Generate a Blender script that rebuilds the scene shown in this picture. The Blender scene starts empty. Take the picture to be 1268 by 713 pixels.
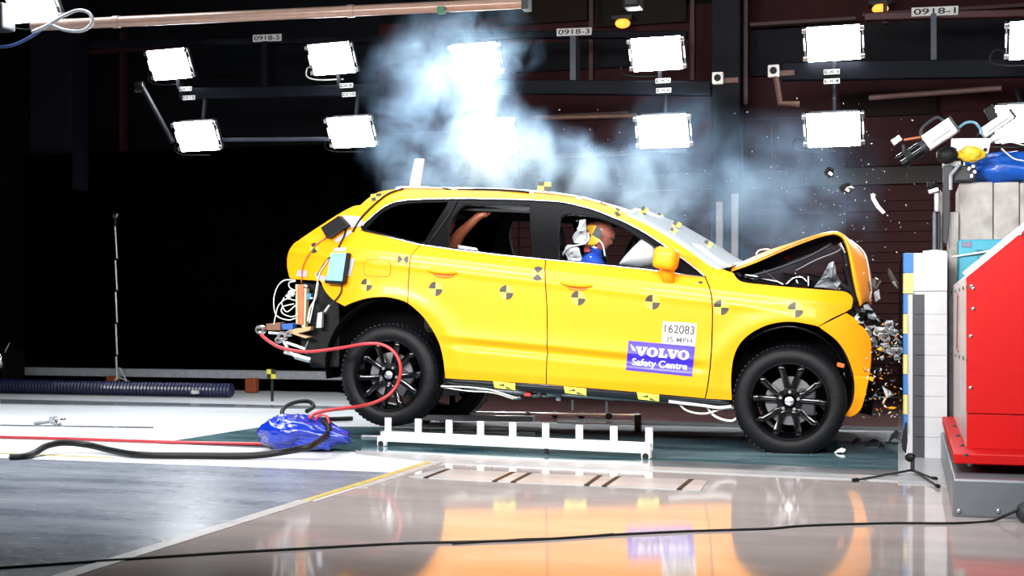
import bpy, bmesh, math, random
from mathutils import Vector, Matrix, noise
random.seed(7)
scene = bpy.context.scene
col = scene.collection
# ------------------------------------------------------------------ camera
FPX, CX, HY, HC = 1660.0, 634.0, 386.0, 0.957
AYAW = math.atan2(1126 - CX, FPX)
FW = Vector((-math.sin(AYAW), math.cos(AYAW), 0))
RT = Vector((math.cos(AYAW), math.sin(AYAW), 0))
CAM = Vector((0, 0, HC))
cd = bpy.data.cameras.new('camera')
cam = bpy.data.objects.new('camera', cd)
col.objects.link(cam)
cam.location = CAM
cam.rotation_euler = (math.pi / 2, 0, AYAW)
cd.sensor_width = 36
cd.lens = FPX / 1268 * 36
cd.shift_y = (HY - 356.5) / 1268
cd.clip_start = .05
scene.camera = cam
# ------------------------------------------------------------------ world, light, exposure
w = bpy.data.worlds.new('world')
scene.world = w
w.use_nodes = True
w.node_tree.nodes['Background'].inputs[0].default_value = (.05, .06, .08, 1)
w.node_tree.nodes['Background'].inputs[1].default_value = .04
vs = scene.view_settings
vs.view_transform = 'Standard'
vs.look = 'None'
vs.exposure = 0.0
vs.gamma = 1
vs.use_curve_mapping = False
scene.cycles.volume_bounces = 3


def area(name, loc, target, sx, sy, power, colr=(1, 1, 1), spread=math.pi):
    l = bpy.data.lights.new(name, 'AREA')
    l.shape = 'RECTANGLE'
    l.size, l.size_y = sx, sy
    l.energy = power
    l.color = colr
    l.spread = spread
    o = bpy.data.objects.new(name, l)
    col.objects.link(o)
    o.location = loc
    o.rotation_euler = (Vector(target) - Vector(loc)).to_track_quat('-Z', 'Y').to_euler()
    return o


SP = math.radians(95)
area('lamp_bank_light', (-5.0, 3.6, 3.0), (-3.2, 9.4, .7), 2.6, 1.0, 165, (1, .99, .97), SP)
area('lamp_bank_light', (-1.2, 3.2, 3.0), (-1.4, 9.4, .7), 2.6, 1.0, 165, (1, .99, .97), SP)
area('lamp_bank_light', (2.0, 4.0, 3.4), (-.3, 9.2, .8), 2.0, .8, 40, (1, .99, .97), SP)
area('hall_ceiling_light', (-3.0, 8.6, 6.6), (-3.0, 8.6, 0), 7.0, 1.4, 120, (.93, .96, 1), math.radians(80))
area('hall_ceiling_light', (-7.6, 8.9, 6.2), (-7.4, 8.9, 0), 3.4, 1.6, 170, (.90, .95, 1), math.radians(70))

# ------------------------------------------------------------------ pixel rays to places in the hall


def ray(px, py):
    return FW + RT * ((px - CX) / FPX) + Vector((0, 0, (HY - py) / FPX))


def PY(px, py, Y):
    d = ray(px, py)
    return CAM + d * (Y / d.y)


def PZ(px, py, z=0.0):
    d = ray(px, py)
    return CAM + d * ((z - HC) / d.z)


def PXP(px, py, X):
    d = ray(px, py)
    return CAM + d * (X / d.x)


PITCH, CYAW = math.radians(3.3), math.radians(1.0)
CROT = Matrix.Rotation(CYAW, 4, 'Z') @ Matrix.Rotation(PITCH, 4, 'Y')
CORG = PY(977, 497, 9.16) + (CROT @ Vector((0, .93, 0)))
CARM = Matrix.Translation(CORG) @ CROT
CINV = CARM.inverted()
CROTI = CROT.inverted()


def C(px, py, yl):
    d = CROTI @ ray(px, py)
    c = CINV @ CAM
    return c + d * ((yl - c.y) / d.y)


# ------------------------------------------------------------------ materials
MATS = {}


def mat(name, c, rough=.5, metal=0.0, coat=0.0, var=.12, scale=14.0, bump=0.0, spec=None, emit=None, estr=0, bscale=None, alpha=None, trans=0):
    if name in MATS:
        return MATS[name]
    m = bpy.data.materials.new(name)
    m.use_nodes = True
    nt = m.node_tree
    b = nt.nodes['Principled BSDF']
    b.inputs['Roughness'].default_value = rough
    b.inputs['Metallic'].default_value = metal
    b.inputs['Coat Weight'].default_value = coat
    b.inputs['Coat Roughness'].default_value = .04
    if spec is not None:
        b.inputs['Specular IOR Level'].default_value = spec
    if trans:
        b.inputs['Transmission Weight'].default_value = trans
    tc = nt.nodes.new('ShaderNodeTexCoord')
    nz = nt.nodes.new('ShaderNodeTexNoise')
    nz.inputs['Scale'].default_value = scale
    nz.inputs['Detail'].default_value = 4
    nt.links.new(tc.outputs['Object'], nz.inputs['Vector'])
    mr = nt.nodes.new('ShaderNodeMapRange')
    mr.inputs[1].default_value, mr.inputs[2].default_value = .3, .7
    mr.inputs[3].default_value, mr.inputs[4].default_value = 1 - var, 1 + var * .6
    nt.links.new(nz.outputs['Fac'], mr.inputs[0])
    mx = nt.nodes.new('ShaderNodeVectorMath')
    mx.operation = 'SCALE'
    mx.inputs[0].default_value = c
    nt.links.new(mr.outputs[0], mx.inputs['Scale'])
    nt.links.new(mx.outputs[0], b.inputs['Base Color'])
    if bump:
        n2 = nt.nodes.new('ShaderNodeTexNoise')
        n2.inputs['Scale'].default_value = bscale or scale
        n2.inputs['Detail'].default_value = 5
        nt.links.new(tc.outputs['Object'], n2.inputs['Vector'])
        bp = nt.nodes.new('ShaderNodeBump')
        bp.inputs['Strength'].default_value = bump
        bp.inputs['Distance'].default_value = .02
        nt.links.new(n2.outputs['Fac'], bp.inputs['Height'])
        nt.links.new(bp.outputs[0], b.inputs['Normal'])
    if emit:
        b.inputs['Emission Color'].default_value = (*emit, 1)
        b.inputs['Emission Strength'].default_value = estr
    MATS[name] = m
    return m


def glassmat(name, tint, gloss=.12, rough=.02, milky=0.0):
    m = bpy.data.materials.new(name)
    m.use_nodes = True
    nt = m.node_tree
    nt.nodes.remove(nt.nodes['Principled BSDF'])
    out = nt.nodes['Material Output']
    tr = nt.nodes.new('ShaderNodeBsdfTransparent')
    tr.inputs[0].default_value = (*tint, 1)
    gl = nt.nodes.new('ShaderNodeBsdfGlossy')
    gl.inputs['Roughness'].default_value = rough
    fr = nt.nodes.new('ShaderNodeFresnel')
    fr.inputs[0].default_value = 1.45 if milky or gloss > .2 else 1.12
    ad = nt.nodes.new('ShaderNodeMath')
    ad.operation = 'ADD'
    ad.inputs[1].default_value = gloss * .3
    nt.links.new(fr.outputs[0], ad.inputs[0])
    mx = nt.nodes.new('ShaderNodeMixShader')
    nt.links.new(ad.outputs[0], mx.inputs[0])
    nt.links.new(tr.outputs[0], mx.inputs[1])
    nt.links.new(gl.outputs[0], mx.inputs[2])
    last = mx
    if milky:
        df = nt.nodes.new('ShaderNodeBsdfDiffuse')
        df.inputs[0].default_value = (.75, .82, .88, 1)
        m2 = nt.nodes.new('ShaderNodeMixShader')
        m2.inputs[0].default_value = milky
        nt.links.new(mx.outputs[0], m2.inputs[1])
        nt.links.new(df.outputs[0], m2.inputs[2])
        last = m2
    nt.links.new(last.outputs[0], out.inputs['Surface'])
    MATS[name] = m
    return m


def floormat(name, c, c2, rough, scratch=.35, spec=.5):
    m = bpy.data.materials.new(name)
    m.use_nodes = True
    nt = m.node_tree
    b = nt.nodes['Principled BSDF']
    b.inputs['Specular IOR Level'].default_value = spec
    tc = nt.nodes.new('ShaderNodeTexCoord')
    mp = nt.nodes.new('ShaderNodeMapping')
    mp.inputs['Scale'].default_value = (1.0, 3.0, 1)
    nt.links.new(tc.outputs['Object'], mp.inputs[0])
    n1 = nt.nodes.new('ShaderNodeTexNoise')
    n1.inputs['Scale'].default_value = .9
    n1.inputs['Detail'].default_value = 8
    n1.inputs['Roughness'].default_value = .65
    nt.links.new(mp.outputs[0], n1.inputs['Vector'])
    cr = nt.nodes.new('ShaderNodeMix')
    cr.data_type = 'RGBA'
    cr.inputs[6].default_value = (*c, 1)
    cr.inputs[7].default_value = (*c2, 1)
    mr = nt.nodes.new('ShaderNodeMapRange')
    mr.inputs[1].default_value, mr.inputs[2].default_value = .35, .65
    nt.links.new(n1.outputs['Fac'], mr.inputs[0])
    nt.links.new(mr.outputs[0], cr.inputs[0])
    nt.links.new(cr.outputs[2], b.inputs['Base Color'])
    # fine scratches, in two directions, lighten the gloss
    mp2 = nt.nodes.new('ShaderNodeMapping')
    mp2.inputs['Scale'].default_value = (6, 60, 1)
    mp2.inputs['Rotation'].default_value = (0, 0, .5)
    nt.links.new(tc.outputs['Object'], mp2.inputs[0])
    n2 = nt.nodes.new('ShaderNodeTexNoise')
    n2.inputs['Scale'].default_value = 1.2
    n2.inputs['Detail'].default_value = 6
    nt.links.new(mp2.outputs[0], n2.inputs['Vector'])
    m3 = nt.nodes.new('ShaderNodeMapRange')
    m3.inputs[1].default_value, m3.inputs[2].default_value = .4, .75
    m3.inputs[3].default_value, m3.inputs[4].default_value = rough, rough + scratch * .35
    nt.links.new(n2.outputs['Fac'], m3.inputs[0])
    nt.links.new(m3.outputs[0], b.inputs['Roughness'])
    MATS[name] = m
    return m


PAINT = mat('car_paint_amber', (.93, .315, .0015), .42, 0, .12, .02, 2, bump=0, spec=.3)
BLK = mat('black_plastic', (.004, .004, .005), .55, 0, 0, .2, spec=.25)
BLKG = mat('black_gloss', (.003, .003, .004), .14, 0, 0, .1, spec=.3)
TYRE = mat('tyre_rubber', (.0022, .0025, .004), .55, 0, 0, .25, 30, .15, spec=.2)
INT = mat('cabin_trim_black', (.006, .006, .007), .7, 0, 0, .2)
SILV = mat('brushed_silver', (.62, .63, .65), .28, 1, 0, .15, 40, .1)
CHROME = mat('satin_chrome', (.86, .87, .9), .18, 1, 0, .05)
WHITEP = mat('white_paint', (.82, .82, .82), .4, 0, .2, .06)
YELM = mat('marker_yellow', (.72, .68, .05), .5, 0, 0, .05)
DRKM = mat('marker_dark', (.03, .026, .02), .5, 0, 0, .2)
RED = mat('barrier_red', (.40, .0008, .0015), .5, 0, 0, .05, 3, spec=.25)
STEELP = mat('barrier_plate', (.58, .53, .54), .3, .25, .2, .12, 6, .05)
GREYB = mat('grey_paint', (.20, .22, .25), .35, 0, .2, .12, 5)
DKG = mat('dark_grey_metal', (.016, .018, .024), .5, .2, 0, .2)
BEAM = mat('navy_steel_beam', (.004, .0055, .010), .6, 0, 0, .2, spec=.12)
MAROON = mat('maroon_wall_paint', (.032, .0045, .006), .6, 0, 0, .3, 5, .1, spec=.15)
CURT = mat('black_curtain', (.0009, .0009, .0013), .9, 0, 0, .3, 3, spec=0)
CONC = mat('pale_concrete', (.42, .395, .38), .8, 0, 0, .3, 9, .35)
BLUET = mat('blue_plastic_film', (.003, .022, .30), .22, 0, .5, .12, 8, .55, bscale=14)
BLUEP = mat('marker_blue', (.005, .12, .36), .5, 0, 0, .08)
CYAN = mat('cyan_case', (.012, .27, .38), .4, 0, .1, .08)
CHAR = mat('charcoal_tile', (.022, .024, .034), .5, 0, 0, .15)
WOOD = mat('rust_brown', (.11, .055, .04), .55, .1, 0, .25)
PIPE = mat('warm_pipe_paint', (.36, .23, .18), .35, .1, .2, .12)
RHOSE = mat('red_rubber', (.36, .02, .025), .4, 0, .1, .12)
BHOSE = mat('black_rubber', (.003, .003, .0035), .5, 0, 0, .2, spec=.25)
SKIN = mat('dummy_vinyl_orange', (.33, .085, .04), .45, 0, .15, .12)
FACE = mat('dummy_vinyl_pink', (.42, .12, .085), .5, 0, .1, .15)
SHIRT = mat('blue_shirt', (.01, .07, .52), .75, 0, 0, .2, 12, .3)
AIRB = mat('airbag_fabric', (.88, .87, .86), .85, 0, 0, .08, 12, .25)
TAPE = mat('grey_tape', (.42, .42, .46), .45, .2, 0, .12)
WCAB = mat('pale_cable', (.70, .69, .64), .5, 0, 0, .1)
ORAN = mat('orange_strip', (.42, .12, .035), .5, 0, 0, .15)
LAMPE = mat('lamp_face', (1, 1, 1), .5, 0, 0, 0, emit=(.93, .97, 1), estr=60)
AMBERL = mat('amber_lamp', (.9, .4, .05), .5, 0, 0, 0, emit=(1, .42, .05), estr=1.6)
LAVEN = mat('decal_violet_blue', (.045, .02, .52), .4, 0, .1, .05)
CLIPG = glassmat('clear_shard', (.85, .88, .9), .5)
WGL = glassmat('side_glass', (.93, .95, .96), 0)
TGL = glassmat('tinted_glass', (.10, .11, .12), .05)
WSG = glassmat('windscreen_glass', (.66, .76, .80), .3, .06, .42)
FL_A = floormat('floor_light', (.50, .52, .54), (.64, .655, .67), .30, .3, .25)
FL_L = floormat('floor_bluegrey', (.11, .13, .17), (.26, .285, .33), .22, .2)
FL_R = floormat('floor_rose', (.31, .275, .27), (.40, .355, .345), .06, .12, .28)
TEAL = floormat('track_glass', (.006, .05, .07), (.17, .27, .30), .04, .2)  # pale streaks put the reflections on the glass into its colour
STEELF = floormat('steel_floor_plate', (.22, .23, .245), (.34, .35, .36), .28)
DSTEEL = floormat('dark_steel_floor', (.10, .11, .12), (.26, .28, .30), .1)
LINEY = mat('floor_line_yellow', (.42, .33, .10), .4, 0, 0, .3, 10)
LINEW = mat('floor_line_pale', (.34, .33, .33), .4, 0, 0, .3, 10)

# ------------------------------------------------------------------ builders
ORG = {}


class MB:
    def __init__(s):
        s.v, s.f, s.m = [], [], []

    def add(s, vs, fs, mi=0):
        k = len(s.v)
        s.v += [Vector(v) for v in vs]
        s.f += [tuple(i + k for i in f) for f in fs]
        s.m += [mi] * len(fs)
        return s

    def box(s, c, size, rot=None, mi=0):
        c = Vector(c)
        hx, hy, hz = [q / 2 for q in size]
        vs = [Vector((x, y, z)) for x in (-hx, hx) for y in (-hy, hy) for z in (-hz, hz)]
        if rot is not None:
            vs = [rot @ v for v in vs]
        return s.add([c + v for v in vs], [(0, 1, 3, 2), (4, 6, 7, 5), (0, 4, 5, 1), (2, 3, 7, 6), (0, 2, 6, 4), (1, 5, 7, 3)], mi)

    def bx(s, x0, x1, y0, y1, z0, z1, mi=0):
        return s.box(((x0 + x1) / 2, (y0 + y1) / 2, (z0 + z1) / 2), (abs(x1 - x0), abs(y1 - y0), abs(z1 - z0)), None, mi)

    def tube(s, pts, r, seg=10, caps=True, mi=0):
        pts = [Vector(p) for p in pts]
        n = len(pts)
        rr = r if isinstance(r, (list, tuple)) else [r] * n
        rings = []
        up = None
        for i, p in enumerate(pts):
            t = (pts[min(i + 1, n - 1)] - pts[max(i - 1, 0)])
            if t.length < 1e-9:
                t = Vector((1, 0, 0))
            t.normalize()
            if up is None:
                up = Vector((0, 0, 1)) if abs(t.z) < .9 else Vector((1, 0, 0))
            a = up - t * up.dot(t)
            if a.length < 1e-5:
                a = t.orthogonal()
            a.normalize()
            up = a
            b = t.cross(a)
            rings.append([p + (a * math.cos(2 * math.pi * k / seg) + b * math.sin(2 * math.pi * k / seg)) * rr[i] for k in range(seg)])
        vs = [v for q in rings for v in q]
        fs = [(i * seg + k, i * seg + (k + 1) % seg, (i + 1) * seg + (k + 1) % seg, (i + 1) * seg + k) for i in range(n - 1) for k in range(seg)]
        if caps:
            fs += [tuple(range(seg - 1, -1, -1)), tuple(range((n - 1) * seg, n * seg))]
        return s.add(vs, fs, mi)

    def cyl(s, p0, p1, r0, r1=None, seg=16, mi=0):
        return s.tube([p0, p1], [r0, r0 if r1 is None else r1], seg, True, mi)

    def lathe(s, prof, c, axis='Y', seg=40, mi=0, closed=False):
        c = Vector(c)
        vs = []
        for (r, h) in prof:
            for k in range(seg):
                a = 2 * math.pi * k / seg
                if axis == 'Y':
                    vs.append(c + Vector((r * math.cos(a), h, r * math.sin(a))))
                elif axis == 'Z':
                    vs.append(c + Vector((r * math.cos(a), r * math.sin(a), h)))
                else:
                    vs.append(c + Vector((h, r * math.cos(a), r * math.sin(a))))
        n = len(prof)
        fs = [(i * seg + k, i * seg + (k + 1) % seg, ((i + 1) % n) * seg + (k + 1) % seg, ((i + 1) % n) * seg + k) for i in range(n if closed else n - 1) for k in range(seg)]
        return s.add(vs, fs, mi)

    def prism(s, poly, d, mi=0):
        """poly: 3D points of a planar outline; d: extrusion vector."""
        n = len(poly)
        d = Vector(d)
        vs = [Vector(p) for p in poly] + [Vector(p) + d for p in poly]
        fs = [tuple(range(n - 1, -1, -1)), tuple(range(n, 2 * n))] + [(i, (i + 1) % n, n + (i + 1) % n, n + i) for i in range(n)]
        return s.add(vs, fs, mi)

    def ell(s, c, r, rot=None, u=18, v=12, mi=0, fn=None):
        c = Vector(c)
        vs = []
        for j in range(v + 1):
            th = math.pi * j / v
            for i in range(u):
                ph = 2 * math.pi * i / u
                d = Vector((math.sin(th) * math.cos(ph), math.sin(th) * math.sin(ph), math.cos(th)))
                k = fn(d) if fn else 1
                q = Vector((d.x * r[0], d.y * r[1], d.z * r[2])) * k
                vs.append(c + (rot @ q if rot is not None else q))
        fs = [(j * u + i, j * u + (i + 1) % u, (j + 1) * u + (i + 1) % u, (j + 1) * u + i) for j in range(v) for i in range(u)]
        return s.add(vs, fs, mi)

    def grid(s, rows, mi=0):
        m = len(rows[0])
        vs = [p for r in rows for p in r]
        fs = [(i * m + k, i * m + k + 1, (i + 1) * m + k + 1, (i + 1) * m + k) for i in range(len(rows) - 1) for k in range(m - 1)]
        return s.add(vs, fs, mi)

    def build(s, name, mats, parent=None, smooth=False, bevel=0, label=None, cat=None, group=None, kind=None, solid=0, recalc=True, auto=None, subsurf=0, smat=None):
        if not isinstance(mats, (list, tuple)):
            mats = [mats]
        lo = Vector((min(v.x for v in s.v), min(v.y for v in s.v), min(v.z for v in s.v)))
        hi = Vector((max(v.x for v in s.v), max(v.y for v in s.v), max(v.z for v in s.v)))
        c = (lo + hi) / 2
        if parent is None:
            c.z = lo.z
        me = bpy.data.meshes.new(name)
        me.from_pydata([v - c for v in s.v], [], s.f)
        for m in mats:
            me.materials.append(m)
        me.polygons.foreach_set('material_index', s.m)
        if recalc:
            bm = bmesh.new()
            bm.from_mesh(me)
            bmesh.ops.remove_doubles(bm, verts=bm.verts, dist=1e-6)
            bmesh.ops.recalc_face_normals(bm, faces=bm.faces)
            bm.to_mesh(me)
            bm.free()
        if smooth:
            me.polygons.foreach_set('use_smooth', [True] * len(me.polygons))
            if auto:
                me.set_sharp_from_angle(angle=math.radians(auto))
        me.update()
        o = bpy.data.objects.new(name, me)
        col.objects.link(o)
        o.location = c - (ORG[parent] if parent else Vector())
        ORG[o] = c
        if parent:
            o.parent = parent
        if bevel:
            bv = o.modifiers.new('bevel', 'BEVEL')
            bv.width = bevel
            bv.segments = 2
            bv.limit_method = 'ANGLE'
        if subsurf:
            q = o.modifiers.new('sub', 'SUBSURF')
            q.levels = q.render_levels = subsurf
        if solid:
            q = o.modifiers.new('solid', 'SOLIDIFY')
            q.thickness = solid
            q.offset = -1
            if smat is not None:
                q.material_offset = smat
                q.material_offset_rim = smat
        tag(o, label, cat, group, kind)
        return o


def tag(o, label=None, cat=None, group=None, kind=None):
    if label:
        o['label'] = label
    if cat:
        o['category'] = cat
    if group:
        o['group'] = group
    if kind:
        o['kind'] = kind
    return o


def thing(name, loc, label, cat, group=None):
    e = bpy.data.objects.new(name, None)
    e.empty_display_size = .1
    col.objects.link(e)
    e.location = loc
    ORG[e] = Vector(loc)
    return tag(e, label, cat, group)


def carthing(name, label, cat):
    e = bpy.data.objects.new(name, None)
    col.objects.link(e)
    e.matrix_world = CARM
    ORG[e] = Vector()
    return tag(e, label, cat)


def smooth(pts, n=5, closed=False):
    pts = [Vector(p) for p in pts]
    out = []
    N = len(pts)
    for i in range(N if closed else N - 1):
        if closed:
            p0, p1, p2, p3 = pts[(i - 1) % N], pts[i], pts[(i + 1) % N], pts[(i + 2) % N]
        else:
            p1, p2 = pts[i], pts[i + 1]
            p0 = pts[i - 1] if i else p1 * 2 - p2
            p3 = pts[i + 2] if i + 2 < N else p2 * 2 - p1
        for k in range(n):
            t = k / n
            out.append(.5 * ((2 * p1) + (p2 - p0) * t + (2 * p0 - 5 * p1 + 4 * p2 - p3) * t * t + (3 * p1 - p0 - 3 * p2 + p3) * t ** 3))
    if not closed:
        out.append(pts[-1])
    return out


def S2(pts, n=4):
    return [(p.x, p.y) for p in smooth([(a, b, 0) for a, b in pts], n)]


def textmesh(txt, size=1.0):
    cu = bpy.data.curves.new('lettering', 'FONT')
    cu.body = txt
    cu.size = size
    cu.align_x = 'LEFT'
    cu.offset = .014
    o = bpy.data.objects.new('lettering', cu)
    col.objects.link(o)
    bpy.context.view_layer.update()
    me = o.evaluated_get(bpy.context.evaluated_depsgraph_get()).to_mesh()
    vs = [v.co.copy() for v in me.vertices]
    fs = [tuple(p.vertices) for p in me.polygons]
    bpy.data.objects.remove(o)
    bpy.data.curves.remove(cu)
    return vs, fs


def fit(vs, x0, x1, y0, y1):
    a, b = min(v.x for v in vs), max(v.x for v in vs)
    c, d = min(v.y for v in vs), max(v.y for v in vs)
    return [Vector((x0 + (v.x - a) / (b - a) * (x1 - x0), y0 + (v.y - c) / (d - c) * (y1 - y0), 0)) for v in vs]


# ================================================================== STRUCTURE
def slab(name, poly, z0, z1, m, parent=None, kind='structure', label=None):
    b = MB()
    b.prism([Vector((p[0], p[1], z0)) for p in poly], (0, 0, z1 - z0))
    return b.build(name, m, parent, kind=kind if parent is None else None, label=label)


floor = slab('floor', [(-22, -3), (8, -3), (8, 17), (-22, 17)], -.2, 0, FL_A, label='polished light grey hall floor')
slab('floor_left', [(-22, -3), (-2.93, -3), (-2.93, 7.45), (-22, 7.45)], -.05, .002, FL_L, label='scratched blue-grey floor area left of the yellow line')  # far edge follows the bright zone's end; that change of light is coloured in
slab('floor_right', [(-2.88, -3), (8, -3), (8, 7.98), (-.07, 8.02), (-2.88, 8.40)], -.05, .002, FL_R, label='glossy rose-grey floor in front of the car')


def GP(px, py):
    p = PZ(px, py)
    return (p.x, p.y)


# glass over the film pit and steel plates of the track
slab('floor_track_glass', [GP(196, 549), GP(440, 560), GP(760, 578), GP(1112, 593), GP(1112, 545), GP(900, 540), GP(700, 534), GP(480, 529), GP(330, 528)], -.05, .004, TEAL, label='dark teal glass cover of the track')
slab('trim_1', [GP(640, 571), GP(800, 579), GP(1112, 593.5), GP(1112, 584), GP(800, 571)], 0, .007, DSTEEL, label='dark steel strip along the near edge of the track')
slab('trim_2', [GP(440, 563), GP(530, 572), GP(800, 583), GP(1160, 599), GP(1160, 593), GP(800, 578.5), GP(440, 559)], 0, .0085, STEELF, label='pale steel edge strip of the track')
slab('trim_3', [GP(470, 529), GP(900, 541), GP(1120, 548), GP(1120, 537), GP(900, 531), GP(600, 523), GP(470, 522)], 0, .0075, STEELF, label='pale steel strip along the far edge of the track')
slab('floor_front', [GP(1112, 600), GP(1190, 603), (.9, 9.6), GP(1112, 530)], -.05, .0065, STEELF, label='grey steel floor in front of the white block')
slab('trim_4', [GP(690, 524), GP(1120, 534), GP(1120, 530), GP(690, 519)], 0, .009, DSTEEL)
slab('trim_5', [GP(0, 500), GP(480, 508), GP(480, 505.5), GP(0, 495)], 0, .009, DSTEEL)
slab('trim_6', [GP(0, 527.5), GP(190, 530.5), GP(190, 529), GP(0, 526)], 0, .005, DSTEEL)
# rose-grey far floor behind the track, colour darkened to stand for shade and reflection
slab('floor_back', [GP(600, 521), GP(1120, 531), (1.2, 15.5), (-7.2, 15.5)], -.05, .003, floormat('floor_rose_shaded', (.10, .05, .05), (.16, .09, .085), .12), label='rose-grey floor behind the track')
# painted lines
slab('trim_7', [(-2.955, 5.6), (-2.905, 5.6), (-2.905, 8.25), (-2.955, 8.25)], 0, .004, LINEY)
slab('trim_8', [(-2.965, 3.0), (-2.885, 3.0), (-2.885, 6.2), (-2.965, 6.2)], 0, .0055, LINEW)
slab('trim_9', [(-8, 7.72), (-5.0, 7.66), (-5.0, 7.69), (-8, 7.76)], 0, .004, LINEY)
slab('trim_10', [GP(440, 604), GP(540, 573), GP(549, 573), GP(455, 604)], 0, .006, LINEW)
# inset floor plates with dark slots
fp = [((505, 591), (549, 580)), ((527, 592.5), (556, 581.5)), ((612, 597), (636, 585.4)), ((635, 598), (657, 586.6)), ((726, 602), (743, 590)), ((748, 603), (766, 591)), ((841, 607), (856, 594.5)), ((868, 608.5), (877, 596))]
plates = floor
for i in range(7):
    (a, b), (c, d) = fp[i], fp[i + 1]
    q0, q1, q2, q3 = [Vector((*GP(*p), 0)) for p in (a, c, d, b)]
    ins = .012
    mid = (q0 + q1 + q2 + q3) / 4
    pl = [q + (mid - q).normalized() * ins for q in (q0, q1, q2, q3)]
    slab('floor_plate', [(q.x, q.y) for q in pl], -.02, .006, STEELF, floor)
for i in (1, 2, 3, 4, 5, 6):
    a, b = fp[i]
    p, q = Vector((*GP(*a), 0)), Vector((*GP(*b), 0))
    slab('floor_slot', [(p.x - .014, p.y), (p.x + .014, p.y), (q.x + .014, q.y), (q.x - .014, q.y)], -.02, .008, BLK, floor)

# walls, columns
YW = 15.6
b = MB()
b.bx(-22, 8, YW + .25, YW + .5, 0, 9)
b.build('wall_back', mat('wall_shadow_navy', (.006, .0065, .009), .8, 0, 0, .3, 3, spec=.1), kind='structure')
b = MB()
b.bx(-22.2, -22, -3, 16, 0, 9)
b.build('wall_left', CURT, kind='structure')
b = MB()
b.bx(8, 8.2, -3, 16, 0, 9)
b.build('wall_right', CURT, kind='structure')
b = MB()
b.bx(-22, 8, -3.2, -3, 0, 9)
b.build('wall_front', CURT, kind='structure')
b = MB()
b.bx(-22, 8, -3, 16, 9, 9.2)
b.build('ceiling', mat('ceiling_dark', (.012, .012, .014), .8), kind='structure')


def WX(px, Y=YW):
    return PY(px, 300, Y).x


def WZ(px, py, Y=YW):
    return PY(px, py, Y).z


# maroon wall cladding: boarded fields between posts
fields = [(470, 640), (643, 735), (738, 828), (832, 955), (960, 1046), (1050, 1166), (1170, 1300)]
root = MB().bx(WX(465), WX(1320), YW + .10, YW + .25, 0, WZ(900, 0)).build('trim_11', MAROON, kind='structure', label='maroon boarded wall behind the track')
zb = [0, WZ(900, 345), WZ(900, 232), WZ(900, 213), WZ(900, 148)]
pitch = .115
for fi, (a, c) in enumerate(fields):
    x0, x1 = WX(a), WX(c)
    z = .02
    b = MB()
    base = None
    nb = int(zb[2] / pitch)
    for k in range(nb):
        q = MB().bx(x0, x1, YW + .06 - .006 * (k % 2), YW + .11, z, z + pitch - .012)
        q.build('wall_board', MAROON, root)
        z += pitch
    MB().bx(x0, x1, YW + .05, YW + .12, zb[3] + .02, zb[4]).build('wall_panel', MAROON, root, bevel=.01)
MB().bx(WX(465), WX(1320), YW - .02, YW + .12, zb[2] - .01, zb[3]).build('trim_12', mat('grey_rail_wall', (.04, .033, .033), .6, spec=.2), kind='structure')
# grey columns
COLM = mat('column_grey', (.20, .20, .23), .6, 0, 0, .12, 4)
COLD = mat('column_dark', (.011, .012, .018), .7, 0, 0, .15, 4, spec=.2)
MB().bx(WX(882, 15.2), WX(918, 15.2), 15.1, 15.4, 0, 8).build('trim_13', COLD, kind='structure', bevel=.02, label='grey steel column behind the smoke')
for px, y0, y1 in ((887, 250, 345), (906, 240, 350)):
    MB().bx(WX(px, 15.05), WX(px + 8, 15.05), 15.03, 15.1, WZ(px, y1, 15.05), WZ(px, y0, 15.05)).build('trim_14' if px < 900 else 'trim_15', mat('pale_strip', (.28, .28, .31), .5), kind='structure')
MB().bx(WX(42, 15.2), WX(93, 15.2), 15.1, 15.5, 2.4, 8).build('trim_16', COLD, kind='structure', bevel=.02, label='dark grey column at the upper left')
# red-brown posts and cross bars of the upper wall
POST = mat('oxide_red_post', (.04, .006, .007), .5, 0, 0, .2)
for i, (px, y0, y1) in enumerate(((153, 40, 240), (733, -40, 100), (858, -40, 100), (924, -40, 130), (1096, -40, 30))):
    MB().bx(WX(px - 2.5, 15.3), WX(px + 2.5, 15.3), 15.25, 15.35, WZ(px, y1, 15.3), WZ(px, y0, 15.3)).build('trim_%d' % (17 + i), POST, kind='structure')
for i, (x0, x1, y) in enumerate(((930, 1060, 32), (1068, 1300, 20), (660, 780, 146), (640, 850, 195), (100, 330, 66))):
    MB().bx(WX(x0, 15.3), WX(x1, 15.3), 15.22, 15.32, WZ(x0, y + 2, 15.3), WZ(x0, y - 2, 15.3)).build('trim_%d' % (22 + i), POST, kind='structure')
# upper window band: dim panels
for i, (x0, x1, y0, y1, m) in enumerate(((620, 728, -40, 32, (.05, .03, .02)), (738, 850, -40, 34, (.05, .035, .03)), (640, 780, 56, 90, (.03, .03, .045)), (930, 1062, 38, 95, (.035, .035, .05)), (1068, 1300, 30, 84, (.028, .028, .04)), (250, 330, 60, 95, (.012, .016, .022)), (1040, 1160, 118, 146, (.03, .012, .008)))):
    MB().bx(WX(x0), WX(x1), YW - .03, YW + .03, WZ(x0, y1), WZ(x0, y0)).build('window_%d' % (i + 1), mat('dim_window_%d' % i, tuple(q * .28 for q in m), .6, 0, 0, .25, 2, spec=.1), kind='structure')
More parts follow.
